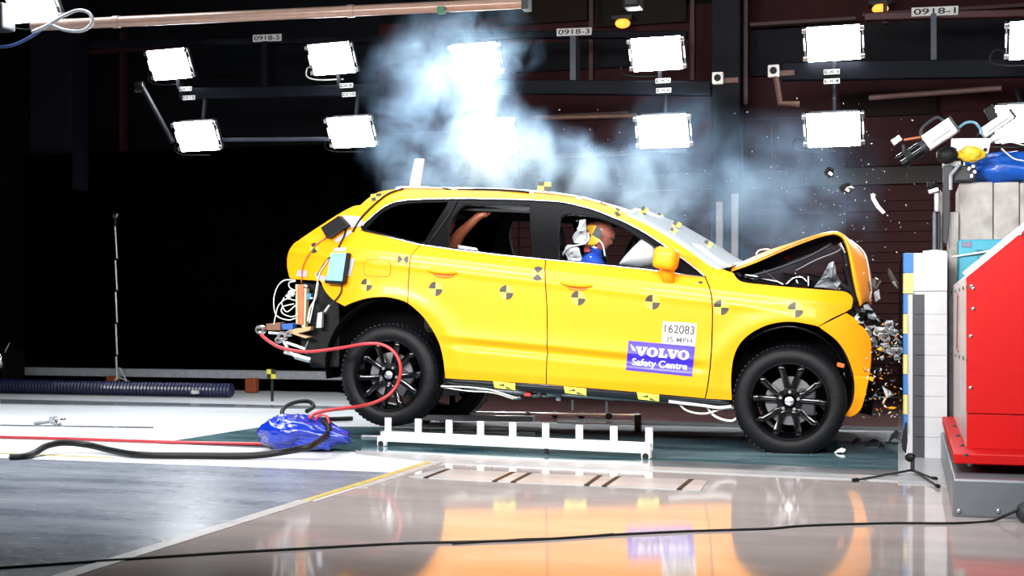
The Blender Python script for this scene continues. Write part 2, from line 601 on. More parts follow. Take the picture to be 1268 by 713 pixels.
# black curtain on the left and the low ledge under it
b = MB()
x0, x1 = WX(30, 15.0), WX(470, 15.0)
n = 120
rows = []
for z in (.30, 3.0):
    rows.append([Vector((x0 + (x1 - x0) * k / n, 15.0 + .05 * math.sin(k * 1.9) + .02 * math.sin(k * .7), z)) for k in range(n + 1)])
b.grid(rows)
b.build('curtain', CURT, smooth=True, solid=.01, label='wide black curtain hung behind the tripod stand', cat='curtain')
LEDG = mat('ledge_grey', (.40, .42, .47), .5, 0, 0, .2)
MB().bx(WX(15, 14.6), WX(470, 14.6), 14.6, 14.75, WZ(140, 466, 14.6), WZ(140, 456.5, 14.6)).build('trim_30', LEDG, kind='structure', label='long grey rail along the foot of the curtain')
MB().bx(WX(15, 14.8), WX(470, 14.8), 14.76, 14.9, 0, WZ(140, 464, 14.8)).build('trim_31', CURT, kind='structure')

# ================================================================== LAMPS
LW, LH = .50, .34


def lamp(px, py, Y, label, wpx=60, tgt=(-2.6, 9.6, .9), arm=None, group='floodlight panels of the lamp rows'):
    c = PY(px, py, Y)
    sc = 1.0
    root = thing('floodlight', c, label, 'light', group)
    d = Vector((-.09 if px < 700 else -.03, -.885, -.455)).normalized()
    rot = Vector((d)).to_track_quat('Y', 'Z').to_matrix() @ Matrix.Rotation(math.pi, 3, 'Z')

    def T(v):
        return c + rot @ Vector(v)
    b = MB()
    b.box(c + rot @ Vector((0, .065, 0)), (LW * .96, .10, LH * .96), rot)
    body = b.build('housing', DKG, root, bevel=.012)
    b = MB()
    for k in range(9):
        b.box(T((-.2 + k * .05, .13, 0)), (.008, .05, LH * .85), rot)
    b.build('heat_sink', DKG, body)
    b = MB()
    b.box(T((0, 0.008, 0)), (LW, .012, LH), rot)
    b.build('lamp_panel', LAMPE, root)
    for sx in (-1, 1):
        for sz in (-1, 1):
            b = MB()
            b.box(T((sx * (LW / 2 + .022), .02, sz * (LH / 2 - .03))), (.05, .05, .045), rot)
            b.build('corner_clip', SILV, root, bevel=.006)
        b = MB()
        b.box(T((sx * (LW / 2 + .03), .05, 0)), (.014, .04, LH * 1.0), rot)
        y = b.build('yoke', DKG, root, bevel=.004)
        b = MB()
        b.box(T((sx * (LW / 2 + .03), .022, 0)), (.016, .014, LH * .35), rot)
        b.build('slot_trim', WHITEP, y)
    b = MB()
    b.tube(smooth([T((-LW / 2, .06, -.12)), T((-LW / 2 - .12, .10, -.10)), T((-LW / 2 - .16, .10, -.2)), T((-LW / 2 - .05, .14, -.26)), T((0, .16, -.28))], 5), .008, 8)
    b.build('cable', WCAB if px in (410, 812, 1262) else BHOSE, root, smooth=True)
    # the bracket that holds the panel on its beam
    if Y < 12:
        return root
    b = MB()
    bz = PY(px, 110, 13.62).z
    tgtz = Vector((c.x, 13.62, bz))
    b.cyl(T((0, .12, 0)), tgtz, .022, .022, 10)
    b.build('bracket', DKG, root)
    return root


YL = 13.4
TAGS = {}
lamps = [(209, 80, 'leftmost floodlight of the upper row, above tags EX11 and EX12'), (410, 73, 'second floodlight from the left in the upper row, above tags EX9 and EX10'),
         (589, 74, 'upper floodlight glowing through the smoke column'), (813, 67, 'upper floodlight right of the sign 0918-3, above tags EX5 and EX6'),
         (1032, 54, 'upper floodlight left of the sign 0918-1, above tags EX3 and EX4'), (1288, 49, 'upper floodlight cut off by the right edge of the picture'),
         (243, 169, 'leftmost floodlight of the lower row, below tags EX11 and EX12'), (434, 164, 'lower floodlight at the left edge of the smoke'),
         (607, 167, 'lower floodlight buried in the densest smoke'), (821, 163, 'lower floodlight above the car windscreen, below tags EX5 and EX6'),
         (1032, 161, 'lower floodlight above the buckled bonnet, below tags EX3 and EX4'), (1270, 153, 'lower floodlight behind the cameras on the barrier')]
for px, py, lb in lamps:
    lamp(px, py, YL if px < 1250 else 12.6, lb)
# lamp at the top left on the pipe
lamp(38, 4, 10.5, 'floodlight hanging from the pipe in the top left corner', tgt=(-3, 9.4, .5))

# beams that carry the lamps


def beam(name, x0, y0, x1, y1, Y, hpx, m, label, cat='beam', depth=.12, group=None):
    p, q = PY(x0, y0, Y), PY(x1, y1, Y)
    h = hpx / 125.0
    b = MB()
    d = Vector((0, 0, h / 2))
    b.prism([p - d, q - d, q + d, p + d], (0, depth, 0))
    return b.build(name, m, None, bevel=.01, label=label, cat=cat, group=group)


beam('lamp_beam', 221, 115.3, 470, 111, 13.56, 15, BEAM, 'dark blue beam under sign 0918-5 that carries the left lamps')
beam('lamp_beam', 556, 106, 880, 109, 13.56, 18, BEAM, 'dark blue beam under sign 0918-3 that carries the middle lamps')
beam('lamp_beam', 968, 88, 1330, 82, 13.56, 22, BEAM, 'dark blue beam under sign 0918-1 that carries the right lamps')
beam('top_beam', 90, 54, 470, 48, 13.9, 9, BEAM, 'dark beam behind the plate 0918-5')
beam('top_beam', 560, 42, 850, 42, 13.9, 9, BEAM, 'dark beam behind the plate 0918-3')
beam('top_beam', 1070, 20, 1330, 14, 13.9, 9, mat('oxide_dark', (.06, .012, .014), .5), 'dark red beam behind the plate 0918-1')
STRUT = mat('slate_strut', (.06, .07, .10), .5, .1)
for x, y0, y1, lb in ((711, 46, 97, 'grey upright below the plate 0918-3'), (1156, 18, 76, 'grey upright below the plate 0918-1'), (97, 60, 230, 'slim dark upright beside the column at upper left'), (330, 60, 105, 'slim upright left of the second upper floodlight')):
    p, q = PY(x - 3.5, y1 + 5, 13.75), PY(x + 3.5, y0 - (0 if x > 600 else 8), 13.75)
    b = MB().bx(p.x, q.x, 13.69, 13.895, p.z, q.z)
    b.build('strut', STRUT if x > 600 else BEAM, label=lb, cat='strut')


def rod(name, p0, p1, Y, r, m, label, cat='rod'):
    b = MB().cyl(PY(*p0, Y), PY(*p1, Y), r, r, 12)
    return b.build(name, m, smooth=True, auto=40, label=label, cat=cat)


rod('rod', (275, 173), (408, 172), 13.5, .022, STRUT, 'grey rod left of the lower lamp at the smoke edge')
rod('rod', (664, 146), (788, 143), 13.7, .025, WOOD, 'brown rod left of the lower lamp over the windscreen')
rod('rod', (1076, 121), (1240, 109), 13.7, .028, mat('dull_brown_rod', (.09, .045, .04), .6), 'brown rod below the right lamp beam')
rod('arm', (176, 107), (214, 176), 13.5, .03, DKG, 'slanted dark arm left of the EX11 lamps', 'arm')
# hinge brackets on the beam ends
for (x, y, lb) in ((889, 97, 'hinge bracket right of the EX5 lamp'), (958, 88, 'hinge bracket left of the EX3 lamp'), (173, 108, 'hinge bracket at the end of the left lamp beam')):
    c = PY(x, y, 13.53)
    rt = thing('hinge_bracket', c, lb, 'bracket')
    MB().box(c, (.11, .06, .12)).build('plate', WHITEP if x > 500 else SILV, rt, bevel=.008)
    MB().lathe([(.0, -.045), (.035, -.045), (.035, -.02)], c, 'Y', 16).build('pivot', BLK, rt)
    if x > 500:
        MB().box(c + Vector((.12, .05, -.02)), (.16, .05, .05)).build('pin', WOOD, rt)
    if x > 900:
        e = PY(966, 128, 13.53)
        MB().tube([c + Vector((.02, 0, -.05)), e, PY(990, 129, 13.53)], .03, 8).build('lever', WOOD, rt)


def plate_sign(name, px, py, wp, hp, txt, Y, label, cat='sign', slope=0.0):
    c = PY(px, py, Y)
    k = 1 / 121.0 * (Y / 13.8)
    W, Hh = wp * k, hp * k
    rt = thing(name, c, label, cat)
    a = math.atan(slope)
    R_ = Matrix.Rotation(a, 3, 'Y')
    MB().box(c, (W, .02, Hh), R_).build('plate', mat('sign_white', (.75, .75, .74), .5), rt, bevel=.003)
    vs, fs = textmesh(txt)
    vs = fit(vs, -W * .45, W * .45, -Hh * .34, Hh * .34)
    MB().add([c + R_ @ Vector((v.x, -.0125, v.y)) for v in vs], fs).build('lettering', mat('sign_black', (.01, .01, .01), .6), rt, recalc=False)


plate_sign('number_plate', 331, 47, 43, 9.5, '0918-5', 13.885, 'white number plate reading 0918-5', slope=.02)
plate_sign('number_plate', 711, 39.5, 46, 9.5, '0918-3', 13.885, 'white number plate reading 0918-3', slope=0.02)
plate_sign('number_plate', 1157.5, 14, 53, 10.5, '0918-1', 13.885, 'white number plate reading 0918-1', slope=.02)
for px, py, t in ((230, 110, 'EX11'), (234, 121, 'EX12'), (429, 106, 'EX9'), (432, 117, 'EX10'), (600, 107, 'EX7'), (602, 118, 'EX8'), (821, 100, 'EX5'), (822, 112, 'EX6'), (1030, 89, 'EX3'), (1030, 100.5, 'EX4')):
    plate_sign('lamp_tag', px, py, 19, 6, t, 13.548, 'small white tag reading %s below a floodlight' % t, 'tag')
# amber beacons far up
for px, py, lb in ((771, 29, 'amber lamp above the middle floodlight'), (1090, 11, 'amber lamp above the right beam near the plate 0918-1')):
    c = PY(px, py, 15.42)
    rt = thing('amber_lamp', c, lb, 'lamp')
    MB().ell(c, (.09, .09, .055), None, 14, 8).build('lens', AMBERL, rt, smooth=True)
    MB().box(c + Vector((0, .05, .065)), (.24, .22, .04)).build('cap', DKG, rt)
# top centre small box camera
c = PY(784, 2, 12.5)
rt = thing('ceiling_camera', c, 'small black camera at the top edge above the middle floodlight', 'camera')
MB().box(c, (.16, .2, .14)).build('body', BLK, rt, bevel=.015)
MB().box(c + Vector((0, -.105, 0)), (.13, .02, .10)).build('front_frame', DKG, rt, bevel=.01)
# pipe overhead at upper left
p0, p1 = PY(40, 32, 10.5), PY(652, 3.5, 11.0)
rt = thing('overhead_pipe', p0, 'long warm grey pipe across the top left of the hall', 'pipe')
MB().cyl(p0, p1, .048, .048, 20).build('tube', PIPE, rt, smooth=True, auto=40)
for t in (.18, .66):
    q = p0.lerp(p1, t)
    dd = (p1 - p0).normalized()
    MB().cyl(q - dd * .03, q + dd * .03, .056, .056, 20).build('collar', PIPE, rt, smooth=True, auto=40)
MB().box(p1, (.06, .12, .13)).build('end_cap', DKG, rt)
MB().box(PY(549, 10, 10.9) + Vector((0, -.05, -.03)), (.06, .05, .06)).build('clamp', mat('clamp_green', (.03, .15, .08), .5), rt)
b = MB().tube(smooth([PY(x, y, 10.35) for x, y in ((40, 40), (58, 32), (75, 22), (95, 13), (110, 16), (114, 28), (102, 38), (80, 37), (62, 30))], 6), .016, 10)
b.build('cable_loop', mat('grey_cable', (.35, .37, .40), .35, 0, .2), smooth=True, label='grey cable looped round the pipe at upper left', cat='cable')
b = MB().tube(smooth([PY(x, y, 10.4) for x, y in ((-12, 58), (12, 57), (36, 47), (58, 32))], 6), .014, 8)
b.build('cable', mat('blue_cable', (.02, .05, .16), .4), smooth=True, label='blue cable hanging at the top left corner', cat='cable')
c = PY(2, 22, 10.4)
rt = thing('lamp_ballast', c, 'dark control box in the top left corner', 'box')
MB().box(c, (.16, .2, .24)).build('case', DKG, rt, bevel=.02)
MB().box(c + Vector((.02, -.105, .02)), (.08, .01, .12)).build('door', BLK, rt, bevel=.004)

# ================================================================== CAR
car = carthing('car', 'amber yellow sport utility car crashing nose first into the barrier', 'car')


def sstep(a, b, x):
    t = max(0, min(1, (x - a) / (b - a)))
    return t * t * (3 - 2 * t)


def interp(tab, x):
    if x <= tab[0][0]:
        return tab[0][1]
    for (a, va), (b, vb) in zip(tab, tab[1:]):
        if x <= b:
            t = (x - a) / (b - a)
            t = t * t * (3 - 2 * t) * .5 + t * .5
            return va + (vb - va) * t
    return tab[-1][1]


def zbelt(x):
    return .81 - .063 * (max(min(x, .5), -3.8) + .61)


def halfw(x, z):
    zb_ = zbelt(x)
    zc = .239 - .0285 * (x + .649)
    mid = sstep(-2.6, -2.2, x) * (1 - sstep(-.75, -.45, x))
    if z < zb_:
        tab = [(-.12, .868), (-.03, .892), (.06, .918), (.30, .940), (zb_ - .20, .952), (zb_ - .09, .946), (zb_, .905)]
        y = interp(tab, z)
        # lower door crease: a ledge with a scooped face under it
        dz = z - zc
        if dz < 0:
            y += mid * (.012 * math.exp(-(dz / .018) ** 2) - .020 * math.exp(-((dz + .055) / .03) ** 2))
        else:
            y += mid * .012 * math.exp(-(dz / .05))
        # handle-height crease
        dz = z - (zb_ - .17)
        y += .007 * math.exp(-(dz / .025) ** 2) * (1 - sstep(-.3, .1, x))
    else:
        dz = z - zb_
        y = .905 - .43 * dz - .42 * dz * dz
    for hx in (-2.875, 0.0):
        r = math.hypot(x - hx, z + (.02 if hx < 0 else 0))
        y += .016 * math.exp(-((r - .56) / .07) ** 2) * (1 if z < .75 else 0)
    if x < -2.85:
        y -= .19 * ((-2.85 - x) / .9) ** 2
    if x > 0:
        y -= .30 * (x / .5) ** 2 * (.5 if z < .2 else .8)
    return max(y, .2)


def side(px, py, off=0.0):
    yl = -.92
    p = None
    for _ in range(7):
        p = C(px, py, yl)
        yl = -halfw(p.x, p.z)
    p.y = -halfw(p.x, p.z) - off
    return p


def panel(name, outline, m=PAINT, holes=(), grid=.05, thick=.035, off=0.0, inner=INT, both=True, label=None, parent=None, far_label=None):
    bm = bmesh.new()
    vs = []
    for (a, c) in outline:
        p = side(a, c)
        vs.append(bm.verts.new((p.x, 0, p.z)))
    bm.faces.new(vs)
    xs = [v.co.x for v in bm.verts]
    zs = [v.co.z for v in bm.verts]
    for ax, lo, hi, g in ((0, min(xs), max(xs), grid), (2, min(zs), max(zs), grid * .2)):
        k = math.ceil(lo / g)
        while k * g < hi:
            co = [0, 0, 0]
            no = [0, 0, 0]
            co[ax] = k * g
            no[ax] = 1
            bmesh.ops.bisect_plane(bm, geom=bm.verts[:] + bm.edges[:] + bm.faces[:], dist=1e-5, plane_co=co, plane_no=no)
            k += 1
    bmesh.ops.triangulate(bm, faces=[f for f in bm.faces if len(f.verts) > 4])
    for v in bm.verts:
        v.co.y = -halfw(v.co.x, v.co.z) - off
    bm.normal_update()
    nrm = sum((f.normal.y * f.calc_area() for f in bm.faces))
    if nrm > 0:
        bmesh.ops.reverse_faces(bm, faces=bm.faces)
    bm.verts.index_update()
    vs = [v.co.copy() for v in bm.verts]
    fs = [tuple(v.index for v in f.verts) for f in bm.faces]
    bd = [(l.vert.index, l.link_loop_next.vert.index) for f in bm.faces for l in f.loops if l.edge.is_boundary]
    bm.free()
    ns = []
    e = .010
    for v in vs:
        hx = (halfw(v.x + e, v.z) - halfw(v.x - e, v.z)) / (2 * e)
        hz = (halfw(v.x, v.z + e) - halfw(v.x, v.z - e)) / (2 * e)
        ns.append(Vector((-hx, -1, -hz)).normalized())
    o = None
    for sg in ((1, -1) if both else (1,)):
        F = lambda v: Vector((v.x, v.y * sg, v.z))
        V_ = [F(v) for v in vs] + [F(v - n * thick) for v, n in zip(vs, ns)]
        N_ = [F(n) for n in ns] + [F(-n) for n in ns]
        n0 = len(vs)
        b = MB()
        b.v = V_
        rv = lambda f: tuple(f) if sg > 0 else tuple(reversed(f))
        b.f = [rv(f) for f in fs] + [rv(tuple(reversed([i + n0 for i in f]))) for f in fs]
        b.m = [0] * len(fs) + [1] * len(fs)
        for (p, q) in bd:
            k = len(b.v)
            b.v += [V_[q], V_[p], V_[p + n0], V_[q + n0]]
            d = (V_[q] - V_[p]).cross(N_[p])
            d = d.normalized() if d.length > 1e-9 else Vector((0, 0, 1))
            N_ += [d * sg] * 4
            b.f.append(rv((k, k + 1, k + 2, k + 3)))
            b.m.append(1)
        q = b.build(name, [m, inner], parent or car, smooth=True, recalc=False, label=label if sg > 0 else far_label)
        q.data.normals_split_custom_set_from_vertices(N_)
        o = o or q
    return o


archR = [(426.7, 379), (436.5, 374.5), (455, 369), (477, 367.5), (495, 371), (504.4, 375), (513.7, 382), (526, 394.4), (538.4, 413), (545.6, 430), (549.5, 449), (551.5, 468)]
aR = S2(archR, 3)
iq = next(i for i, p in enumerate(aR) if p[0] >= 504.2)
quarter = S2([(446, 254), (437, 255.5), (420, 264.5), (405, 274), (388, 285), (372, 296), (362, 304), (357, 313), (355.5, 323), (356, 333), (359, 344)], 3) + [(363, 345.5), (396, 347.5)] + S2([(398, 350), (402.6, 360), (412, 370.5), (426.7, 379)], 3)[:-1] + aR[:iq + 1] + S2([(504.6, 366), (505, 354), (507.5, 320.4), (512, 312), (520.3, 303)], 3) + [(490, 295.8), (450, 286.5), (446, 281)]
panel('rear_quarter_panel', quarter)
rdoor = [(521.5, 303.3), (560, 308.8), (620, 316), (675, 321.5)] + [(676.8, 380), (677.2, 420), (676, 475.5), (620, 472.2), (551.5, 468)] + list(reversed(aR[iq + 1:-1])) + [(505.4, 375.5)] + S2([(505.6, 366), (506, 354), (508.5, 320.4), (513, 312), (521.5, 303.3)], 3)[:-1]
d_rear = panel('rear_door', rdoor)
fdoor = [(676.2, 321.6), (720, 325.7), (760, 329.5), (808, 335), (872.5, 343.2)] + S2([(872.5, 343.2), (879, 360), (881.5, 385), (880, 437), (876, 475), (872.5, 493)], 3)[1:] + [(780, 484.5), (677.2, 475.6), (678.4, 420), (678, 380)]
d_front = panel('front_door', fdoor)
archF = [(906, 495), (905.3, 464), (910.5, 436), (924.5, 416.4), (949.7, 402.4), (977.7, 398), (1003, 401.5), (1013, 404)]
aF = S2(archF, 4)
fender = [(874, 343.0), (883, 332.5), (897, 334), (908, 338)] + S2([(908, 338), (913, 345), (920.6, 349.3), (940, 351.8), (973.6, 355), (1010, 358), (1040, 360.3), (1047, 361.3), (1053, 365), (1056, 371), (1054.4, 381.5)], 3)[1:] + [(1047, 386), (1030, 394)] + list(reversed(aF)) + [(874, 493.3)] + S2([(874, 493.2), (877.6, 475), (881.6, 437), (883, 385), (880.5, 360), (874, 343)], 3)[1:-1]
panel('front_wing', fender)
bump = [(1014, 404.5), (1048, 387.5), (1057, 393)] + S2([(1057, 393), (1068, 404), (1076.5, 416), (1079, 431), (1077.8, 455), (1074.5, 475), (1067.5, 503), (1060, 512.5), (1053, 516)], 4)[1:] + [(1046.4, 514.6)] + S2([(1046.4, 514.6), (1056, 497.7), (1058, 472.5), (1050.6, 444.5), (1036.6, 422), (1014, 404.5)], 4)[1:-1]
panel('front_bumper', bump, grid=.04)
# yellow cant rail and A pillar around the glass
railtop = [(446, 254), (458, 244), (470, 237.5), (485, 234.8), (500, 234.2), (561, 235.3), (620, 237.2), (673, 240.5), (715, 246), (745, 253.5), (762, 259), (776, 266), (808, 282), (845, 305), (873, 325), (883, 332)]
railbot = [(873.5, 342.5), (858, 330), (833, 311.5), (812, 296.5), (790, 283.2), (775, 275.5), (759, 268.8), (735, 259.5), (706, 252), (690, 249.6), (660, 247.8), (610, 246.2), (560, 245.7), (507, 247.5), (489, 250.5), (475, 256.5), (460, 268.5), (446, 281)]
cant = S2(railtop, 3) + [(880, 338)] + S2(railbot, 3)
panel('roof_side_rail', cant, grid=.06)
# black window surround with three openings
surr = S2(list(reversed(railbot)), 3)
w_quarter = S2([(453, 282), (472, 263), (490, 254), (510, 250.6), (555, 249.2)], 3) + [(552, 256), (526, 298), (519, 300), (490, 292.5), (455, 284)]
w_rear = S2([(556, 281), (561, 268), (572, 254.5), (578, 251.6)], 3) + [(655.5, 253), (659.5, 318), (620, 313.6), (555.5, 306)]
w_front = S2([(692, 285), (694, 270), (700, 264.3), (715, 263.5), (737, 266.5), (757, 273.5), (777, 283), (800, 297), (815, 308)], 3) + [(818, 333.2), (760, 327.4), (692, 321)]


def keyhole(bx_, hole):
    # cut from the lower edge of the surround up to the opening and round it
    i = min(range(len(hole)), key=lambda k: abs(hole[k][0] - bx_) + (100 if hole[k][1] < 290 else 0))
    lp = hole[i:] + hole[:i + 1]
    lp = list(reversed(lp))
    return [(lp[0][0] + .03, lp[0][1])] + lp[1:-1] + [(lp[-1][0] - .03, lp[-1][1])]


def belt_y(x):
    return interp_lin([(450, 286), (490, 295.3), (520.6, 302.8), (560, 308.3), (620, 315.6), (676, 321), (720, 325.2), (808, 334.3), (872, 342.8)], x)


def interp_lin(tab, x):
    for (a, va), (b_, vb) in zip(tab, tab[1:]):
        if x <= b_:
            return va + (vb - va) * (x - a) / (b_ - a)
    return tab[-1][1]


surr += [(872, 342.8), (808, 334.3)]
for bx_, hole, nxt in ((760, w_front, [(720, 325.2), (676, 321)]), (620, w_rear, [(560, 308.3), (520.6, 302.8)]), (490, w_quarter, [(450, 286)])):
    k = keyhole(bx_, hole)
    x_ = (k[0][0] + k[-1][0]) / 2
    surr += [(x_ + .03, belt_y(x_))] + k + [(x_ - .03, belt_y(x_))] + nxt
panel('window_surround', surr, mat('frame_gloss_black', (.0025, .0025, .003), .4, 0, 0, .1, spec=.08), grid=.08, thick=.03, off=-.004)
panel('quarter_window', w_quarter, TGL, grid=.1, thick=.004, off=-.014, inner=TGL)
panel('rear_door_window', w_rear, WGL, grid=.1, thick=.004, off=-.014, inner=WGL)
panel('front_door_window', w_front, WGL, grid=.1, thick=.004, off=-.014, inner=WGL)
# C pillar divider, chrome trims
MB().tube([side(x, y, .001) for x, y in ((566, 249), (556, 267), (531, 301))], .008, 6).build('window_divider', BLK, car, smooth=True)
for sgn in (1, -1):
    def sd(x, y, o=.004, sg=sgn):
        p = side(x, y, o)
        return Vector((p.x, p.y * sg, p.z))
    b = MB().tube([sd(x, y) for x, y in S2(railbot, 3)], .0055, 6)
    b.build('chrome_trim', CHROME, car, smooth=True)
    b = MB().tube([sd(x, y) for x, y in ((447, 284.5), (490, 295.5), (520.6, 303), (560, 308.6), (620, 315.8), (676, 321.3), (720, 325.4), (808, 334.6), (873, 343))], .005, 6)
    b.build('chrome_trim', CHROME, car, smooth=True)
# roof, screens
RT_N = [side(x, y) for x, y in S2(railtop[2:12], 4)]


def loft(name, near, m, bx=0.0, cr=0.0, rows=14, solid=.012, inner=INT, label=None, wmul=1.0, pw=2, face=(0, 0, 1)):
    b = MB()
    R_ = []
    for k in range(rows + 1):
        s = -1 + 2 * k / rows
        g = 1 - abs(s) ** pw
        R_.append([Vector((p.x + (bx(i / (len(near) - 1)) if callable(bx) else bx) * g, s * abs(p.y) * wmul, p.z + cr * g)) for i, p in enumerate(near)])
    b.grid(R_)
    f0_ = b.f[len(b.f) // 2]
    nn = (b.v[f0_[1]] - b.v[f0_[0]]).cross(b.v[f0_[2]] - b.v[f0_[1]])
    if nn.dot(Vector(face)) < 0:
        b.f = [tuple(reversed(f)) for f in b.f]
    return b.build(name, [m, inner], car, smooth=True, solid=solid, smat=1, recalc=False, label=label)


loft('roof', RT_N, PAINT, 0, .035)
ws = [side(x, y) for x, y in S2([(770, 264), (790, 273), (808, 282), (845, 305), (873, 325), (890, 334)], 4)]
loft('windscreen', ws, WSG, lambda t: .06 + .07 * t, .075, solid=.006, inner=WSG, pw=2.5)
tg = [side(x, y) for x, y in S2([(470, 237), (446, 254), (437, 255.5), (420, 264.5), (405, 274), (372, 296), (362, 304), (356, 320), (358, 342), (363, 345.5)], 3)]
loft('tailgate', tg, PAINT, lambda t: -.02 - .10 * t, .01, solid=.02, face=(-1, 0, .3), inner=PAINT)
# roof rails
for sg in (1, -1):
    def rr(x, y, o, sg=sg):
        p = side(x, y)
        return Vector((p.x, (p.y + .035) * sg, p.z + o))
    b = MB().tube([rr(x, y, .018) for x, y in S2([(488, 236), (500, 234.5), (561, 235.5), (620, 237.4), (673, 240.6), (715, 246.3), (745, 254)], 4)], .011, 8)
    q = b.build('roof_rail', SILV, car, smooth=True)
    for x, y in ((492, 236), (561, 235.6), (656, 239.8), (716, 246.6)):
        p = rr(x, y, .006)
        MB().box(p, (.05, .03, .04)).build('rail_mount', SILV, q, bevel=.006)
# fuel flap line
b = MB()
fc = side(467, 332)
for i in range(1):
    pts = []
    for k in range(28):
        a = 2 * math.pi * k / 28
        cx_, sz_ = math.cos(a), math.sin(a)
        e = .45
        x = fc.x + .108 * math.copysign(abs(cx_) ** e, cx_)
        z = fc.z + .060 * math.copysign(abs(sz_) ** e, sz_)
        pts.append((x, z))
    rings = []
    for k in (1.0, .98, .5, .05):
        rings.append([Vector((fc.x + (x - fc.x) * k, -halfw(fc.x + (x - fc.x) * k, fc.z + (z - fc.z) * k) - (.0035 if k < 1 else -.004), fc.z + (z - fc.z) * k)) for x, z in pts + pts[:1]])
    b.grid(rings)
b.build('fuel_flap', PAINT, car, smooth=True, auto=40)
pts3 = [Vector((x, -halfw(x, z) - .001, z)) for x, z in pts]
MB().tube(pts3 + pts3[:1], .0022, 5).build('flap_gap', mat('gap_amber_dark', (.20, .06, .002), .6), car)
# door handles
for (x, y) in ((548, 336), (714, 352)):
    for sg in (1, -1):
        c = side(x, y)
        b = MB()
        rows = []
        for k in range(13):
            u = -1 + 2 * k / 12
            hh = .021 * (1 - .75 * abs(u) ** 2.5)
            dp = .034 * (1 - abs(u) ** 4) + .004
            ring = []
            for j in range(10):
                a = 2 * math.pi * j / 10
                xx = c.x + u * .118
                zz = c.z - u * .004 + hh * math.sin(a)
                ring.append(Vector((xx, sg * (-halfw(xx, c.z) - dp * .5 - dp * .5 * math.cos(a) * (1)), zz)))
            rows.append(ring + ring[:1])
        b.grid(rows)
        h = b.build('door_handle', PAINT, car, smooth=True)
        b = MB().ell((c.x + .01, sg * (-halfw(c.x, c.z)), c.z - .026), (.075, .004, .022), None, 18, 8)
        b.build('handle_recess', mat('recess_shade_amber', (.75, .16, .003), .5), h, smooth=True)  # flat pad; the shade of the recess is put into its darker amber
# mirror
for sg in (1, -1):
    mc = side(825, 321)
    mc = C(825, 320, -1.03)
    mc.y *= sg
    b = MB()

    def sq(d):
        e = 4.5
        return 1 / (abs(d.x) ** e + abs(d.y) ** e * .7 + abs(d.z) ** e) ** (1 / e)
    b.ell(mc, (.082, .10, .076), Matrix.Rotation(.1, 3, 'Y'), 28, 18, fn=sq)
    m_ = b.build('wing_mirror', PAINT, car, smooth=True)
    ar = C(826, 340, -.96)
    ar.y *= sg
    b = MB()
    rows = []
    for (px_, py_, yy, rx, ry) in ((826, 331, -1.0, .055, .05), (826, 340, -.965, .05, .05), (828, 349, -.93, .042, .045), (829, 352, -.90, .02, .03)):
        q = C(px_, py_, yy)
        rows.append([Vector((q.x + rx * math.cos(a), sg * (q.y + ry * math.sin(a)), q.z)) for a in [2 * math.pi * k / 14 for k in range(15)]])
    b.grid(rows)
    b.build('mirror_arm', PAINT, m_, smooth=True)
    gl = Vector((mc.x - .074, mc.y, mc.z))
    MB().box(gl, (.012, .15, .11)).build('mirror_glass', CHROME, m_, bevel=.004)
# black triangle in front of the window under the mirror is the surround; sill below the doors
SILLM = mat('sill_black_gloss', (.01, .012, .016), .22, 0, .3, .3, 6, .3)
for sg in (1, -1):
    rows = []
    for k in range(25):
        t = k / 24
        x = C(548 + t * (905 - 548), 470, -.89).x
        z0 = side(551 + t * (874 - 551), 468 + t * 25.3).z
        rows.append([Vector((x, sg * -yy, z0 + dz)) for yy, dz in ((.885, .02), (.878, -.015), (.866, -.04), (.80, -.058), (.70, -.06))])
    MB().grid(rows).build('sill', SILLM, car, smooth=True, solid=.01, recalc=True)
# crumpled pale edge strip under the front of the sill
b = MB()
pts = [side(x, y, -.01) + Vector((0, 0, -.035)) for x, y in ((828, 491), (845, 493), (870, 496), (890, 498.5), (906, 497))]
for p in pts:
    p.y = -.875
b.tube(smooth(pts, 4), .011, 6)
b.build('sill_strip', WHITEP, car, smooth=True)
# underbody and floor pan
b = MB().bx(-2.35, -.50, -.70, .70, -.06, .02)
b.build('floor_pan', BLK, car, bevel=.02)
b = MB().bx(-3.66, -2.3, -.60, .60, .06, .22)
b.build('rear_subframe', BLK, car, bevel=.03)
b = MB().bx(-.55, .30, -.56, .56, -.02, .18)
b.build('front_subframe', BLK, car, bevel=.03)
for (x0, y0, x1, y1, yy, r, m, nm) in ((560, 478, 668, 486, -.62, .03, SILV, 'exhaust_pipe'), (660, 484, 760, 492, -.5, .024, SILV, 'exhaust_pipe'), (550, 476, 590, 477, -.80, .028, DKG, 'control_arm'), (700, 488, 860, 498, -.7, .02, SILV, 'brake_line_cover')):
    MB().cyl(C(x0, y0, yy), C(x1, y1, yy), r, r, 10).build(nm, m, car, smooth=True, auto=40)
b = MB().tube(smooth([C(x, y, -.86) for x, y in ((546, 478), (575, 479), (605, 482), (625, 488), (640, 493))], 4), .006, 6)
b.build('brake_cable', WCAB, car, smooth=True)
b = MB().tube(smooth([C(x, y, -.84) for x, y in ((546, 479), (580, 484), (610, 486), (636, 494))], 4), .005, 6)
b.build('brake_cable', WCAB, car, smooth=True)
MB().box(C(654, 488, -.78), (.05, .05, .03)).build('red_clip', RHOSE, car, bevel=.005)
for i, (x, y) in enumerate(((662, 489), (675, 489), (640, 492), (683, 488))):
    MB().ell(C(x, y, -.74), (.04, .03, .018), None, 10, 6, fn=lambda d: 1 + .3 * noise.noise(d * 3)).build('torn_cover', SILV, car)
b = MB().tube(smooth([C(x, y, -.84) for x, y in ((838, 496), (850, 508), (872, 512), (895, 506), (910, 505))], 5), .007, 6)
b.build('dangling_cable', WCAB, car, smooth=True)
